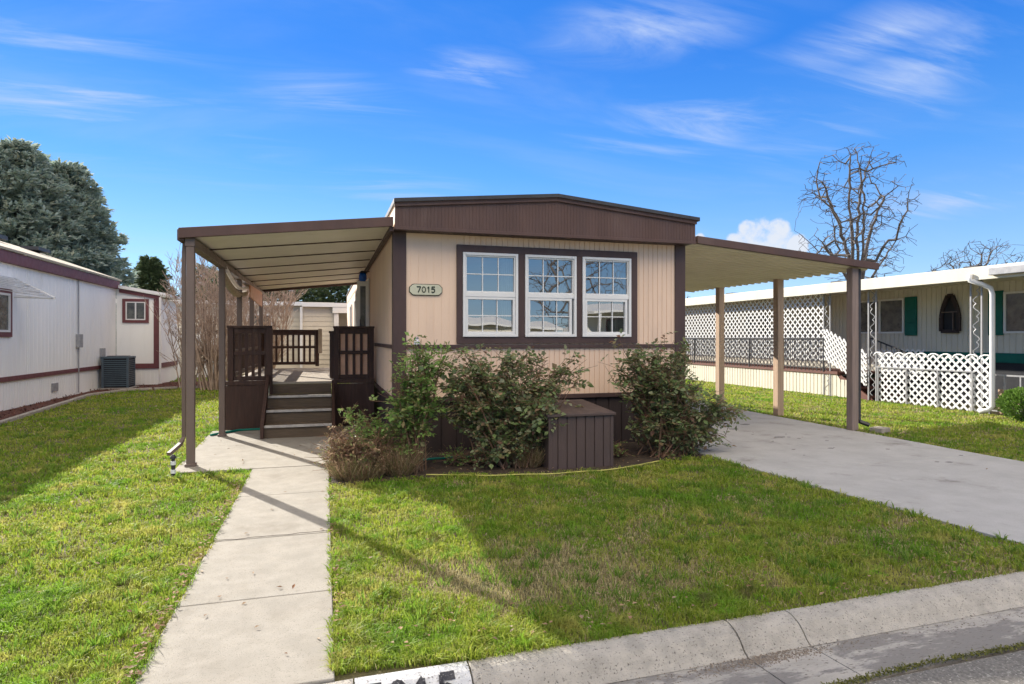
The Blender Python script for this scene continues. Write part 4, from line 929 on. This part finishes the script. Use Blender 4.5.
# ------------------------------------------------------------------ vegetation
def crown_tree(x, y, inside, box, fork, label, seed, n_att, rtip=.013, droop=.0, leaders=None, group=None, step=.45, m='bark', ex=2.25):
    """leafless tree grown towards points spread through its crown; limb thickness follows the number of twigs it carries"""
    rnd = random.Random(seed); t = thing('bare_tree', (x, y, 0), label, 'tree', group)
    P = [Vector((x, y, -.1)), Vector((x + rnd.gauss(0, .05), y, fork * .5)), Vector((x + rnd.gauss(0, .1), y, fork))]; par = [-1, 0, 1]
    pos = np.zeros((60000, 3)); pos[:3] = [tuple(p) for p in P]; dist = [0, fork * .5, fork]; dd = np.zeros(60000); dd[:3] = dist
    def grow(b, tgt, jit):
        p = P[b].copy(); L = (tgt - p).length; k = max(1, int(L / step)); up = Vector((0, 0, L * .16)) if L > 1.2 else Vector((0, 0, 0))
        c = p.lerp(tgt, .5) + up + Vector((rnd.gauss(0, 1), rnd.gauss(0, 1), rnd.gauss(0, .6))) * L * .10
        last = b
        for i in range(1, k + 1):
            u = i / k; q = p * (1 - u) ** 2 + c * 2 * u * (1 - u) + tgt * u * u + Vector((rnd.gauss(0, 1), rnd.gauss(0, 1), rnd.gauss(0, 1))) * jit
            if droop and u > .6 and L < 2.2: q.z -= droop * L * (u - .6) ** 2 * 4
            n = len(P); P.append(q); par.append(last); pos[n] = tuple(q); dd[n] = dd[last] + (q - P[last]).length; last = n
    for l in (leaders or []): grow(2, Vector(l), .045)
    att = []
    while len(att) < n_att:
        q = Vector([rnd.uniform(a, b) for a, b in box])
        if inside(q): att.append(q)
    o = P[2]; att.sort(key=lambda q: (q - o).length + rnd.gauss(0, 1.0))
    # longest limbs first so that twigs later hang on them
    order = att[::9] + [a for i, a in enumerate(att) if i % 9]
    for q in order:
        n = len(P)
        if n > 58000: break
        v = pos[2:n] - np.array(tuple(q)); d = np.sqrt((v ** 2).sum(1)); cost = d + .12 * dd[2:n] + np.where(v[:, 2] > .2, v[:, 2] * (.9 - droop), 0)
        b = int(np.argmin(cost)) + 2; 
        if d[b - 2] > .15: grow(b, q, .02)
    w_ = [0.0] * len(P)
    for i in range(len(P) - 1, 0, -1):
        if w_[i] == 0: w_[i] = rtip ** ex
        w_[par[i]] += w_[i] if par[i] > 0 else 0
    w_[0] = w_[1] * 1.5
    R_ = [a ** (1 / ex) for a in w_]
    mb = MB(); mb.tube([P[0], P[1], P[2]], [R_[1] * 1.3, R_[1], R_[2]], 10, cap=False); mb.build('trunk', m, t, smooth=True)
    lb = MB(); tw = MB() if n_att > 400 else lb
    for i in range(3, len(P)):
        big = R_[i] > rtip * 2.2; ra = min(R_[par[i]], R_[i] * 1.25)
        (lb if big else tw).tube([P[par[i]], P[i]], [ra, R_[i]], 6 if R_[i] > .06 else (4 if big else 3), cap=False)
    lb.build('limbs', m, t, smooth=True)
    if tw is not lb: tw.build('twigs', 'twig', t)
    return t
def oval(cx, cy, cz, rx, ry, rz, pw=2.0, hollow=0):
    def f(q):
        e = abs((q.x - cx) / rx) ** pw + abs((q.y - cy) / ry) ** pw + abs((q.z - cz) / rz) ** pw
        return hollow < e < 1 and noise.noise(q * .45) > -.18
    return f
bx0, by0 = 36.6, 36.0
f1 = oval(bx0, by0, 10.4, 4.3, 3.6, 5.3, 2.2)
crown_tree(bx0, by0, f1, ((bx0 - 4.4, bx0 + 4.4), (by0 - 3.7, by0 + 3.7), (4.9, 15.7)), 4.2, 'tall leafless tree with drooping twigs behind the carport roof', 8, 1700, .0145, .5,
           leaders=[(bx0 - 2.6, by0 + .4, 12.6), (bx0 - 1.2, by0 - .8, 14.4), (bx0 + .2, by0 + .3, 15.2), (bx0 + 1.5, by0 - .2, 15.3), (bx0 + 3.4, by0 + .5, 12.2), (bx0 - 3.9, by0 - .3, 8.6), (bx0 + 3.6, by0 + .2, 8.3)], step=.5)
bx0, by0 = 45.2, 33.0
f2 = oval(bx0, by0, 5.2, 4.3, 3.6, 3.4, 2.0)
crown_tree(bx0, by0, f2, ((bx0 - 4.4, bx0 + 4.4), (by0 - 3.6, by0 + 3.6), (3.2, 8.7)), 2.4, 'rounded leafless tree above the right house roof', 9, 1500, .0125, 0, leaders=[(bx0 + 3.6 * math.sin(a), by0 + 2 * math.cos(a), 5.8 + 1.6 * math.cos(a * 2.3)) for a in (-1.3, -.8, -.3, .3, .8, 1.3)])
names = ['farthest left of the small leafless trees', 'second small leafless tree from the left', 'third small leafless tree from the left', 'fourth small leafless tree from the left', 'fifth small leafless tree from the left', 'last small leafless tree on the right']
for i, (px, Y_, h) in enumerate(((18.5, 60, 6.4), (22, 64, 7.2), (26, 62, 6.6), (29.5, 66, 7.4), (34, 63, 6.8), (38, 60, 6.2))):
    crown_tree(px, Y_, oval(px, Y_, h * .62, 2.6, 2.2, h * .4), ((px - 2.6, px + 2.6), (Y_ - 2.2, Y_ + 2.2), (h * .22, h * 1.03)), h * .22, names[i] + ' in the row behind the carport', 40 + i, 380, .018, group='distant row of leafless trees', step=.6)
crown_tree(19, -31, oval(19, -31, 6.5, 4.5, 4, 4), ((14.5, 23.5), (-35, -27), (2.5, 10.5)), 2.4, 'leafless tree across the street mirrored in the right window', 77, 390, .018, 0, step=.6)

def multi_shrub(x, y, h, w_, n, label, seed, m='cane'):
    rnd = random.Random(seed); t = thing('bare_shrub', (x, y, 0), label, 'shrub', 'bare shrubs between the houses')
    mb = MB(); tw = MB()
    for k in range(n):
        a = rnd.uniform(0, 2 * PI); rr = rnd.random() ** .5
        p = Vector((x + math.cos(a) * rr * w_ * .14, y + math.sin(a) * rr * w_ * .14, 0)); q = Vector((x + math.cos(a) * rr * w_ * .62, y + math.sin(a) * rr * w_ * .62, h * rnd.uniform(.65, 1.0)))
        pts = [p.lerp(q, t_) + Vector((rnd.gauss(0, .04), rnd.gauss(0, .04), 0)) for t_ in (0, .25, .5, .75, 1)]
        mb.tube(pts, [.028, .02, .015, .011, .006], 4, cap=False)
        for _ in range(13):
            i = rnd.randint(1, 4); b = pts[i]; d = Vector((rnd.gauss(0, .5), rnd.gauss(0, .5), rnd.uniform(.5, 1.1))).normalized(); L = rnd.uniform(.3, .8)
            c_ = b + d * L * .5; e_ = b + d * L + Vector((rnd.gauss(0, .06), rnd.gauss(0, .06), .05))
            tw.tube([b, c_, e_], [.009, .007, .004], 3, cap=False)
            for _ in range(3):
                g = c_.lerp(e_, rnd.random()); d2 = (d + Vector((rnd.gauss(0, .5), rnd.gauss(0, .5), .1))).normalized(); tw.tube([g, g + d2 * rnd.uniform(.12, .3)], [.006, .004], 3, cap=False)
    mb.build('canes', m, t); tw.build('twigs', 'cane', t)
multi_shrub(-3.9, 20.6, 2.8, 1.6, 14, 'spreading leafless shrub beside the white house', 3)
multi_shrub(-3.05, 19.8, 3.6, 1.8, 52, 'tall leafless shrub behind the two nearest patio posts', 4)
multi_shrub(-1.9, 21.2, 3.4, 1.8, 44, 'tall leafless shrub behind the left deck railing', 5)

def rose(name, base, crown, n_canes, n_leaf, label, seed, m='rose', L=.048, spread0=.1):
    """crown: list of (cx,cy,cz,rx,ry,rz,weight) lobes that canes reach into"""
    rnd = random.Random(seed); t = thing(name, (base[0], base[1], 0), label, 'bush')
    canes = MB(); lv = MB(); segs = []
    tot = sum(c[6] for c in crown)
    for k in range(n_canes):
        u = rnd.random() * tot
        for c in crown:
            u -= c[6]
            if u <= 0: break
        while True:
            v = Vector((rnd.uniform(-1, 1), rnd.uniform(-1, 1), rnd.uniform(-1, 1)))
            if v.length < 1: break
        v = v * (.55 + .45 * rnd.random()) if v.length < .6 else v
        tip = Vector((c[0] + v.x * c[3], c[1] + v.y * c[4], c[2] + v.z * c[5]))
        p0 = Vector((base[0] + rnd.gauss(0, spread0), base[1] + rnd.gauss(0, spread0 * .8), 0))
        mid = p0.lerp(tip, .45) + Vector((rnd.gauss(0, .06), rnd.gauss(0, .06), .12 * tip.z)); 
        pts = [p0, p0.lerp(mid, .5) + Vector((0, 0, .05 * tip.z)), mid, mid.lerp(tip, .55) + Vector((0, 0, .05)), tip]
        r0 = rnd.uniform(.005, .011); canes.tube(pts, [r0, r0 * .9, r0 * .7, r0 * .5, .002], 5, cap=False)
        segs += [(pts[2], pts[3]), (pts[3], pts[4]), (pts[3], pts[4])]
        for _ in range(7):
            b = pts[1].lerp(pts[4], rnd.random()); e = b + Vector((rnd.gauss(0, .11), rnd.gauss(0, .11), rnd.gauss(.05, .08)))
            canes.tube([b, b.lerp(e, .5) + Vector((0, 0, .01)), e], [.0035, .003, .0018], 3, cap=False); segs += [(b, e), (b, e)]
    for k in range(n_leaf):
        a, b = rnd.choice(segs); p = a.lerp(b, rnd.random())
        if noise.noise(Vector((p.x * 7, p.y * 7, p.z * 7 + seed))) < rnd.uniform(-.45, .12): continue
        d = Vector((rnd.gauss(0, 1), rnd.gauss(0, 1), rnd.gauss(.1, .6))).normalized()
        u = Vector((rnd.gauss(0, .5), rnd.gauss(0, .5), 1)); s_ = L * rnd.choice((.45, .7, .9, 1.05, 1.35)) * rnd.uniform(.85, 1.15)
        q = p + d * s_ * .8
        lv.leaf(q + d * s_ * .5, d, u, s_, s_ * .7)
        side = d.cross(u).normalized()
        lv.leaf(q, (side + d * .4), u, s_ * .9, s_ * .62); lv.leaf(q, (-side + d * .4), u, s_ * .9, s_ * .62)
        if rnd.random() < .5: lv.leaf(p + d * s_ * .3, (side + d * .4), u, s_ * .75, s_ * .5); lv.leaf(p + d * s_ * .3, (-side + d * .4), u, s_ * .75, s_ * .5)
    canes.build('canes', 'rosecane', t, smooth=True); lv.build('leaves', m, t); return t
rose('rose_bush', (.93, 7.0), [(1.02, 7.0, 1.24, .27, .25, .26, 3), (.84, 7.0, .98, .22, .22, .3, 2.2), (1.22, 7.05, 1.28, .2, .2, .22, 1.2), (.86, 7.0, .70, .2, .2, .22, 1.4)], 36, 1700, 'leaning rose bush with bright green leaves at the home corner', 21, 'roselight', L=.062, spread0=.07)
rose('rose_bush', (2.05, 7.05), [(1.75, 7.05, 1.1, .62, .35, .34, 4), (1.42, 7.05, .85, .32, .28, .42, 2.4), (2.5, 7.1, 1.2, .5, .3, .24, 2.2), (3.0, 7.15, 1.14, .18, .2, .24, .9), (2.15, 7.0, .62, .6, .3, .34, 3.6), (2.0, 6.95, .32, .5, .28, .22, 1.3), (2.42, 6.62, .72, .22, .14, .26, 1.2)], 110, 5000, 'broad rose bush below the left windows beside the brown box', 22, spread0=.13, L=.063)
rose('rose_bush', (4.2, 7.15), [(4.0, 7.15, 1.08, .6, .35, .34, 4), (4.6, 7.1, .78, .5, .3, .42, 3.4), (3.7, 7.2, 1.22, .25, .25, .2, 1.2), (4.15, 7.1, .45, .5, .3, .32, 3), (5.0, 7.05, .6, .25, .25, .4, 2), (4.7, 7.0, .25, .4, .25, .22, 1.8), (4.3, 7.1, 1.38, .2, .2, .12, .6)], 120, 5600, 'large rose bush by the right corner of the home beside the driveway', 23, spread0=.14, L=.063)
rose('rose_bush', (.5, 7.3), [(.35, 7.3, .58, .28, .22, .17, 2), (.66, 7.15, .42, .32, .25, .2, 2), (.4, 7.0, .25, .3, .2, .12, 1.4)], 28, 1500, 'low rose bush with fresh leaves right of the steps', 24, 'roselight', L=.042)
rose('ground_ivy', (1.6, 7.25), [(1.6, 7.2, .1, .35, .2, .08, 1)], 12, 160, 'patch of low green leaves on soil beneath the left windows', 26, 'roselight', L=.035)
rose('ground_ivy', (3.4, 7.2), [(3.45, 7.15, .12, .2, .22, .09, 1)], 12, 170, 'patch of low green leaves right of the brown box', 27, 'roselight', L=.035)

def clump(name, x, y, rx, h, n, label, seed, m='clump', cat='plant'):
    rnd = random.Random(seed); mb = MB()
    for k in range(n):
        a = rnd.uniform(0, 2 * PI); rr = rnd.random() ** .5; p = Vector((x + math.cos(a) * rr * rx * .55, y + math.sin(a) * rr * rx * .5, 0))
        hh = h * rnd.uniform(.35, 1.1) * (1 + .45 * noise.noise(Vector((p.x * 7, p.y * 7, seed)))); d = Vector((math.cos(a) * rr * .6 + rnd.gauss(0, .38), math.sin(a) * rr * .5 + rnd.gauss(0, .38), 1)).normalized()
        q = p + d * hh; w_ = Vector((rnd.gauss(0, 1), rnd.gauss(0, 1), 0)).normalized() * .0028
        mid = p.lerp(q, .55) + Vector((rnd.gauss(0, .015), rnd.gauss(0, .015), 0)); n0 = len(mb.v)
        mb.v += [tuple(p - w_), tuple(p + w_), tuple(mid + w_), tuple(mid - w_), tuple(q)]; mb.f += [(n0, n0 + 1, n0 + 2, n0 + 3), (n0 + 3, n0 + 2, n0 + 4)]
        if rnd.random() < .45:
            for _ in range(2):
                d2 = Vector((rnd.gauss(0, 1), rnd.gauss(0, 1), rnd.gauss(.3, .5))).normalized(); mb.leaf(mid.lerp(q, rnd.random()), d2, Vector((0, 0, 1)), .022, .01)
    return tag(mb.build(name, m, origin=(x, y, 0)), label, cat)
clump('dry_perennial', .34, 6.92, .44, .30, 1300, 'dry straw-coloured flower clump beside the end of the walkway', 5)
rose('twiggy_shrub', (.3, 7.05), [(.2, 6.95, .3, .26, .2, .2, 2), (.55, 6.9, .26, .24, .2, .18, 1.5), (.12, 7.3, .35, .2, .2, .18, 1.2)], 90, 1100, 'small twiggy reddish-brown shrub in the bed corner by the walkway', 31, 'clump', L=.034, spread0=.13)
clump('dry_perennial', .78, 6.95, .26, .36, 900, 'sparse dry stems at the foot of the leaning rose', 6)
clump('dry_perennial', .3, 7.5, .35, .30, 700, 'dry brown stems on the slab edge right of the steps', 8)
clump('dry_perennial', 2.28, 6.95, .25, .34, 700, 'dry grass tuft at the left side of the brown box', 7)

def conifer(x, y, h, rad, label, seed, m='spruce', nb=260, dens=44, group=None, s=.30, pw=.8, base=.04):
    rnd = random.Random(seed); t = thing('conifer_tree', (x, y, 0), label, 'tree', group)
    mb = MB(); mb.tube([(x, y, -.1), (x, y, h * .5), (x, y, h * .97)], [rad * .06 + .08, rad * .04, .03], 8); mb.build('trunk', 'bark', t)
    lv = MB(); br = MB()
    for k in range(nb):
        f = (k + rnd.random()) / nb; f = f ** 1.15; z = h * (base + (.97 - base) * f)
        R_ = rad * (1 - ((z / h - base) / (1 - base)) ** (1 / pw) * .98) ** pw * rnd.uniform(.72, 1.12)
        if z / h < .15: R_ *= .8 + z / h
        a = k * 2.39996 + rnd.uniform(-.3, .3); d = Vector((math.cos(a), math.sin(a), 0))
        p0 = Vector((x, y, z)); tip = p0 + d * R_ + Vector((0, 0, -R_ * .10 + R_ * .28 * f))
        mid = p0.lerp(tip, .5) + Vector((0, 0, -.06 * R_)); br.tube([p0, mid, tip], [.05, .035, .012], 3, cap=False)
        side = Vector((-d.y, d.x, 0)); nl = int(dens * (.3 + R_ / rad))
        for j in range(nl):
            u = rnd.random() ** .6; b = p0.lerp(mid, u * 2) if u < .5 else mid.lerp(tip, u * 2 - 1)
            wd = R_ * .30 * (1.15 - u) + .25
            o = side * rnd.gauss(0, wd * .55); q = b + o + Vector((0, 0, rnd.gauss(0, .10) - abs(o.length) * .12))
            dd = (d * .8 + o.normalized() * .6 + Vector((0, 0, rnd.uniform(.0, .55)))).normalized()
            for _ in range(2):
                e = (dd + Vector((rnd.gauss(0, .4), rnd.gauss(0, .4), rnd.gauss(0, .35)))).normalized()
                lv.leaf(q, e, Vector((rnd.gauss(0, .6), rnd.gauss(0, .6), 1)), s * rnd.uniform(.6, 1.3), s * .42)
    br.build('branches', 'bark', t); lv.build('needles', m, t); return t
conifer(-18.9, 46.6, 13.9, 6.0, 'tallest blue-green spruce behind the white house', 51, nb=480, dens=80, pw=.62, s=.42)
conifer(-16.9, 49.5, 13.5, 4.7, 'slightly lower spruce right of the tallest one behind the white house', 52, nb=460, dens=76, pw=.66, s=.42)
conifer(-14.8, 62, 8.7, 2.7, 'small dark conifer above the far end of the white house roof', 53, 'evergreen', 230, 50, s=.36, pw=.6)
for i, (x, y, h, r_) in enumerate(((-10.5, 63, 8.2, 2.8), (-5.8, 44, 5.8, 2.8), (-2.6, 45, 6.0, 3), (.4, 46, 6.1, 2.8), (3.4, 45, 6.4, 3.0))):
    conifer(x, y, h, r_, ['dark evergreen tree behind the tall leafless shrubs', 'leftmost dark evergreen above the beige house', 'second dark evergreen from the left above the beige house', 'third dark evergreen from the left above the beige house', 'dark evergreen behind the rear corner of the home'][i], 60 + i, 'evergreen', 120, 40, 'dark evergreens behind the beige house', s=.36, pw=.5)
def round_shrub(x, y, r, h, label, seed):
    rnd = random.Random(seed); t = thing('round_shrub', (x, y, 0), label, 'shrub'); lv = MB(); st = MB()
    for k in range(2600):
        v = Vector((rnd.gauss(0, 1), rnd.gauss(0, 1), rnd.gauss(0, 1))).normalized() * (rnd.random() ** .25) * (1 + .12 * noise.noise(Vector((k * .01, 0, 0))))
        p = Vector((x + v.x * r, y + v.y * r, h * .52 + v.z * h * .48)); lv.leaf(p, (v + Vector((rnd.gauss(0, .5), rnd.gauss(0, .5), .5))).normalized(), Vector((rnd.gauss(0, 1), rnd.gauss(0, 1), 1)), .06, .035)
        if k < 30: st.tube([(x, y, 0), tuple(p)], [.012, .004], 4, cap=False)
    lv.build('leaves', 'boxwood', t); st.build('stems', 'bark', t)
round_shrub(12.0, 8.1, .38, .58, 'round bright green shrub by the iron fence', 3)

# ------------------------------------------------------------------ lawn blades
def inpoly(x, y, poly):
    ins = np.zeros(len(x), bool); n = len(poly)
    for i in range(n):
        (x1, y1), (x2, y2) = poly[i], poly[(i + 1) % n]
        if y1 == y2: continue
        c = ((y1 > y) != (y2 > y)) & (x < (x2 - x1) * (y - y1) / (y2 - y1) + x1); ins ^= c
    return ins
EXC = [[(-.775, 2.8), (.02, 2.8), (.02, 7.66), (-.775, 7.66)], [(-1.60, 7.66), (.85, 7.66), (.85, 16), (-1.69, 10.9)], [(-1.45, 10.8), (.85, 10.8), (.85, 16), (-1.45, 16)],
       [(.8, 8.05), (5.15, 8.05), (5.15, 27), (.8, 27)], [(4.87, 2.8), (8.09, 2.8), (8.04, 5.9), (8.19, 9.3), (8.39, 17.5), (4.6, 17.5), (4.61, 9.3), (4.70, 5.9)],
       [(-6.4, 0), (-5.37, 9), (-5.42, 12.9), (-5.87, 18.6), (-5.42, 20.05), (-4.2, 20.65), (-2.2, 20.85), (-2.2, 24), (-6.4, 24)],
       [(.05, 6.70), (1.3, 6.74), (2.3, 6.56), (3.3, 6.53), (4.0, 6.83), (4.7, 6.88), (4.7, 8.3), (.05, 8.3)], [(12.58, 0), (22, 0), (22, 30), (12.58, 30)]]
def fbm(x, y, s, seed):
    v = np.zeros(len(x)); r_ = np.random.default_rng(seed)
    for k in range(14):
        a = r_.uniform(0, 2 * PI); f = s * r_.uniform(.5, 2.2); v += np.sin((x * math.cos(a) + y * math.sin(a)) * f + r_.uniform(0, 6.28)) / 14 ** .5
    return v
def blades(name, n_try, region, rho0, keep, hfun, wid, m, label=None, cat=None, zf=None, lean=.35):
    # sample density falling with the square of distance from the street
    th_ = nrg.uniform(region[0], region[1], n_try); d = np.exp(nrg.uniform(math.log(region[2]), math.log(region[3]), n_try))
    x = np.sin(th_) * d; y = np.cos(th_) * d
    ok = (y > 2.885 + (x - 4.2) * .018) & (y < 26); 
    for e in EXC: ok &= ~inpoly(x, y, e)
    ok &= ((x > -6.3) & (x < 12.55)); ok &= keep(x, y, d)
    x, y, d = x[ok], y[ok], d[ok]; n = len(x)
    h = hfun(x, y, d) * nrg.uniform(.6, 1.2, n); a = nrg.uniform(0, 2 * PI, n); l = nrg.uniform(.1, 1, n) * lean * 1.6
    wv = wid * np.maximum(d / 3.3, 1) ** .85 * nrg.uniform(.7, 1.3, n)
    a2 = nrg.uniform(0, 2 * PI, n); wx = np.cos(a2) * wv / 2; wy = np.sin(a2) * wv / 2
    lx = np.cos(a) * l * h; ly = np.sin(a) * l * h
    V = np.zeros((n, 5, 3), np.float32)
    V[:, 0] = np.stack([x - wx, y - wy, np.full(n, -.01)], 1); V[:, 1] = np.stack([x + wx, y + wy, np.full(n, -.01)], 1)
    V[:, 2] = np.stack([x + wx * .8 + lx * .4, y + wy * .8 + ly * .4, h * .6], 1); V[:, 3] = np.stack([x - wx * .8 + lx * .4, y - wy * .8 + ly * .4, h * .6], 1)
    V[:, 4] = np.stack([x + lx * 1.3, y + ly * 1.3, h * (1 - .25 * l)], 1)
    me = bpy.data.meshes.new(name); me.vertices.add(n * 5); me.vertices.foreach_set('co', V.ravel())
    base = np.arange(n) * 5
    loops = np.stack([base, base + 1, base + 2, base + 3, base + 3, base + 2, base + 4], 1).ravel()
    me.loops.add(n * 7); me.loops.foreach_set('vertex_index', loops.astype(np.int32))
    me.polygons.add(n * 2); st = np.stack([np.arange(n) * 7, np.arange(n) * 7 + 4], 1).ravel().astype(np.int32)
    me.polygons.foreach_set('loop_start', st); me.update(calc_edges=True); me.validate()
    me.materials.append(M[m]); o = bpy.data.objects.new(name, me); COL.objects.link(o)
    return tag(o, label, cat, kind='stuff')
def dryness(x, y):
    v = fbm(x, y, 3.2, 5) * .55 + fbm(x, y, 11, 6) * .5
    for (bx, by, br, s_) in ((.70, 3.85, .36, 2.2), (.98, 3.50, .24, 2.0), (1.45, 4.0, .3, 1.6), (1.7, 3.55, .22, 1.8), (2.0, 3.9, .2, 1.4), (1.6, 3.7, .4, .6), (2.3, 3.5, .35, .5), (3.2, 4.2, .3, .5), (2.6, 5.0, .3, .5), (3.9, 3.8, .25, .4), (-1.1, 4.2, .3, .4)):
        v = v + s_ * np.exp(-((x - bx) ** 2 + (y - by) ** 2) / br ** 2)
    return v
blades('lawn_grass', 560000, (-.92, 1.0, 2.9, 27), 0, lambda x, y, d: (nrg.random(len(x)) < np.clip(1.2 - dryness(x, y) * .6, .06, 1)),
       lambda x, y, d: np.clip(.028 + .012 * fbm(x, y, 5, 9) + .010 * fbm(x, y, 15, 12) + .024 * np.clip(fbm(x, y, 24, 10) - .3, 0, 1.5), .010, .085), .0055, 'grass', 'green lawn grass around the home and walkway', 'grass', lean=.85)
blades('dry_grass', 300000, (-.92, 1.0, 2.9, 16), 0, lambda x, y, d: (nrg.random(len(x)) < np.clip(dryness(x, y) * .5 + .14, .06, .85) * np.where(x < -.8, .3, np.where(x > 1.1, 1.5, 1))),
       lambda x, y, d: .022 + .008 * fbm(x, y, 5, 9) * .4, .0042, 'drygrass', 'straw-coloured dead grass in patches of the lawn', 'dry grass', lean=1.0)
def tufts():
    cx = nrg.uniform(-6, 9, 2600); cy = nrg.uniform(2.95, 12, 2600); sel = nrg.random(2600) < np.clip(4.5 / np.maximum(cy, 3), .3, 1)
    cx, cy = cx[sel], cy[sel]; r_ = nrg.uniform(.02, .07, len(cx)); cnt = nrg.integers(14, 44, len(cx))
    return np.repeat(cx, cnt), np.repeat(cy, cnt), np.repeat(r_, cnt)
tx, ty, tr = tufts(); aa = nrg.uniform(0, 2 * PI, len(tx)); rr = tr * np.sqrt(nrg.random(len(tx))); tx = tx + np.cos(aa) * rr; ty = ty + np.sin(aa) * rr
ok = (ty > 2.9 + (tx - 4.2) * .018) & (tx > -5.3) & (tx < 12.5)
for e in EXC: ok &= ~inpoly(tx, ty, e)
mb = MB()
for x_, y_, a_ in zip(tx[ok], ty[ok], aa[ok]):
    h_ = nrg.uniform(.03, .075); wv = .006; b_ = nrg.uniform(0, 6.28); l_ = nrg.uniform(.2, .9)
    ox_, oy_ = math.cos(b_) * wv / 2, math.sin(b_) * wv / 2; ex_, ey_ = math.cos(a_) * l_ * h_, math.sin(a_) * l_ * h_
    n0 = len(mb.v); mb.v += [(x_ - ox_, y_ - oy_, 0), (x_ + ox_, y_ + oy_, 0), (x_ + ox_ * .7 + ex_ * .5, y_ + oy_ * .7 + ey_ * .5, h_ * .65), (x_ - ox_ * .7 + ex_ * .5, y_ - oy_ * .7 + ey_ * .5, h_ * .65), (x_ + ex_ * 1.3, y_ + ey_ * 1.3, h_ * .9)]
    mb.f += [(n0, n0 + 1, n0 + 2, n0 + 3), (n0 + 3, n0 + 2, n0 + 4)]
tag(mb.build('grass_tufts', leafmat('coarse_tuft_grass', [(.08, .17, .02), (.14, .27, .03), (.22, .36, .05), (.30, .38, .07)], .45)), 'coarse darker green grass tufts dotted over the lawn', 'grass', kind='stuff')
# moss line at the edge of the asphalt
mb = MB(); rnd = random.Random(4)
for k in range(9000):
    x = rnd.uniform(-3, 7); y = 2.36 + (x - 4.2) * .018 + rnd.gauss(0, .012) + .01 * math.sin(x * 5); 
    if noise.noise(Vector((x * 2.2, 1, 0))) < -.25: continue
    d = Vector((rnd.gauss(0, 1), rnd.gauss(0, 1), abs(rnd.gauss(0, .8)) + .2)).normalized(); mb.leaf(Vector((x, y, -.09)), d, Vector((0, 0, 1)), .014, .008)
tag(mb.build('moss', 'moss', origin=(2, 2.36, -.09)), 'olive moss line between the gutter and the asphalt', 'moss', kind='stuff')
# gravel washed into the gutter
mb = MB()
for k in range(1500):
    if rnd.random() < .6: x = rnd.gauss(2.1, .22); y = 2.66 + rnd.gauss(0, .028)
    else: x = rnd.uniform(.8, 5.5); y = 2.62 + rnd.gauss(0, .05)
    if y > 2.72 or y < 2.4: continue
    y += (x - 4.2) * .018
    s_ = rnd.uniform(.002, .0065); z = -.1; p = [Vector((rnd.gauss(0, 1), rnd.gauss(0, 1), rnd.gauss(0, .6))).normalized() * s_ for _ in range(1)]
    o = Vector((x, y, z)); c = [o + Vector((s_ * a_ * rnd.uniform(.7, 1.2), s_ * b_ * rnd.uniform(.7, 1.2), s_ * c__ * .7 * rnd.uniform(.7, 1.2))) for a_, b_, c__ in ((1, 0, 0), (0, 1, 0), (-1, 0, 0), (0, -1, 0), (0, 0, 1))]
    mb.add(c, [(0, 1, 4), (1, 2, 4), (2, 3, 4), (3, 0, 4)])
tag(mb.build('gutter_gravel', mat('gravel', (.3, .25, .2), (.12, .1, .085), 60, .9), origin=(2, 2.6, -.1)), 'loose gravel washed into the gutter', 'gravel', kind='stuff')
# fallen leaves along walkway edges and in the lawn
mb = MB()
for k in range(900):
    u = rnd.random()
    if u < .28: x, y = -.80 - abs(rnd.gauss(0, .03)), rnd.uniform(2.95, 7)
    elif u < .36: x, y = .045 + abs(rnd.gauss(0, .03)), rnd.uniform(2.95, 6.6)
    elif u < .5: x, y = rnd.uniform(.3, 5), 2.9 + abs(rnd.gauss(0, .25))
    elif u < .72: x, y = rnd.uniform(.2, 4.6), rnd.uniform(6.6, 7.9)
    elif u < .76: x, y = rnd.uniform(-1.5, .7), rnd.uniform(7.7, 10)
    elif u < .8: x, y = rnd.uniform(4.7, 8), rnd.uniform(5, 12)
    else: x, y = rnd.uniform(-4, 4.5), rnd.uniform(2.95, 6.8)
    hard = (-.79 < x < .035 and y < 7.65) or (-1.6 < x < .8 and 7.65 < y < 10.9) or (4.7 < x < 8.1)
    z = .022 if hard else (.012 if y > 6.6 and x > .06 else rnd.uniform(.03, .05))
    if y > 6.6 and x > .06 and not hard: z = rnd.uniform(.012, .03)
    mb.leaf(Vector((x, y, z)), Vector((rnd.gauss(0, 1), rnd.gauss(0, 1), rnd.gauss(0, .15))).normalized(), Vector((0, 0, 1)), rnd.uniform(.012, .045), rnd.uniform(.01, .028))
tag(mb.build('fallen_leaves', 'litter', origin=(0, 5, 0)), 'scattered brown fallen leaves and bits along the walkway and lawn', 'leaves', kind='stuff')
mb = MB()
for k in range(5000):
    x = rnd.uniform(-6.3, -2.3); y = rnd.uniform(9, 23)
    if not ((x < -5.45) or (y > 20.8)): continue
    if y < 20 and x > -5.5 - .4 * max(0, (y - 13) / 6): continue
    mb.leaf(Vector((x, y, .015)), Vector((rnd.gauss(0, 1), rnd.gauss(0, 1), abs(rnd.gauss(0, .4)))).normalized(), Vector((0, 0, 1)), .07, .035)
tag(mb.build('bark_mulch', mat('bark_chips', (.2, .075, .05), (.1, .045, .035), 20, .9), origin=(-5.9, 15, 0)), 'red bark mulch chips along the white house', 'mulch', kind='stuff')
scene.cycles.max_bounces = 8; scene.cycles.transparent_max_bounces = 12
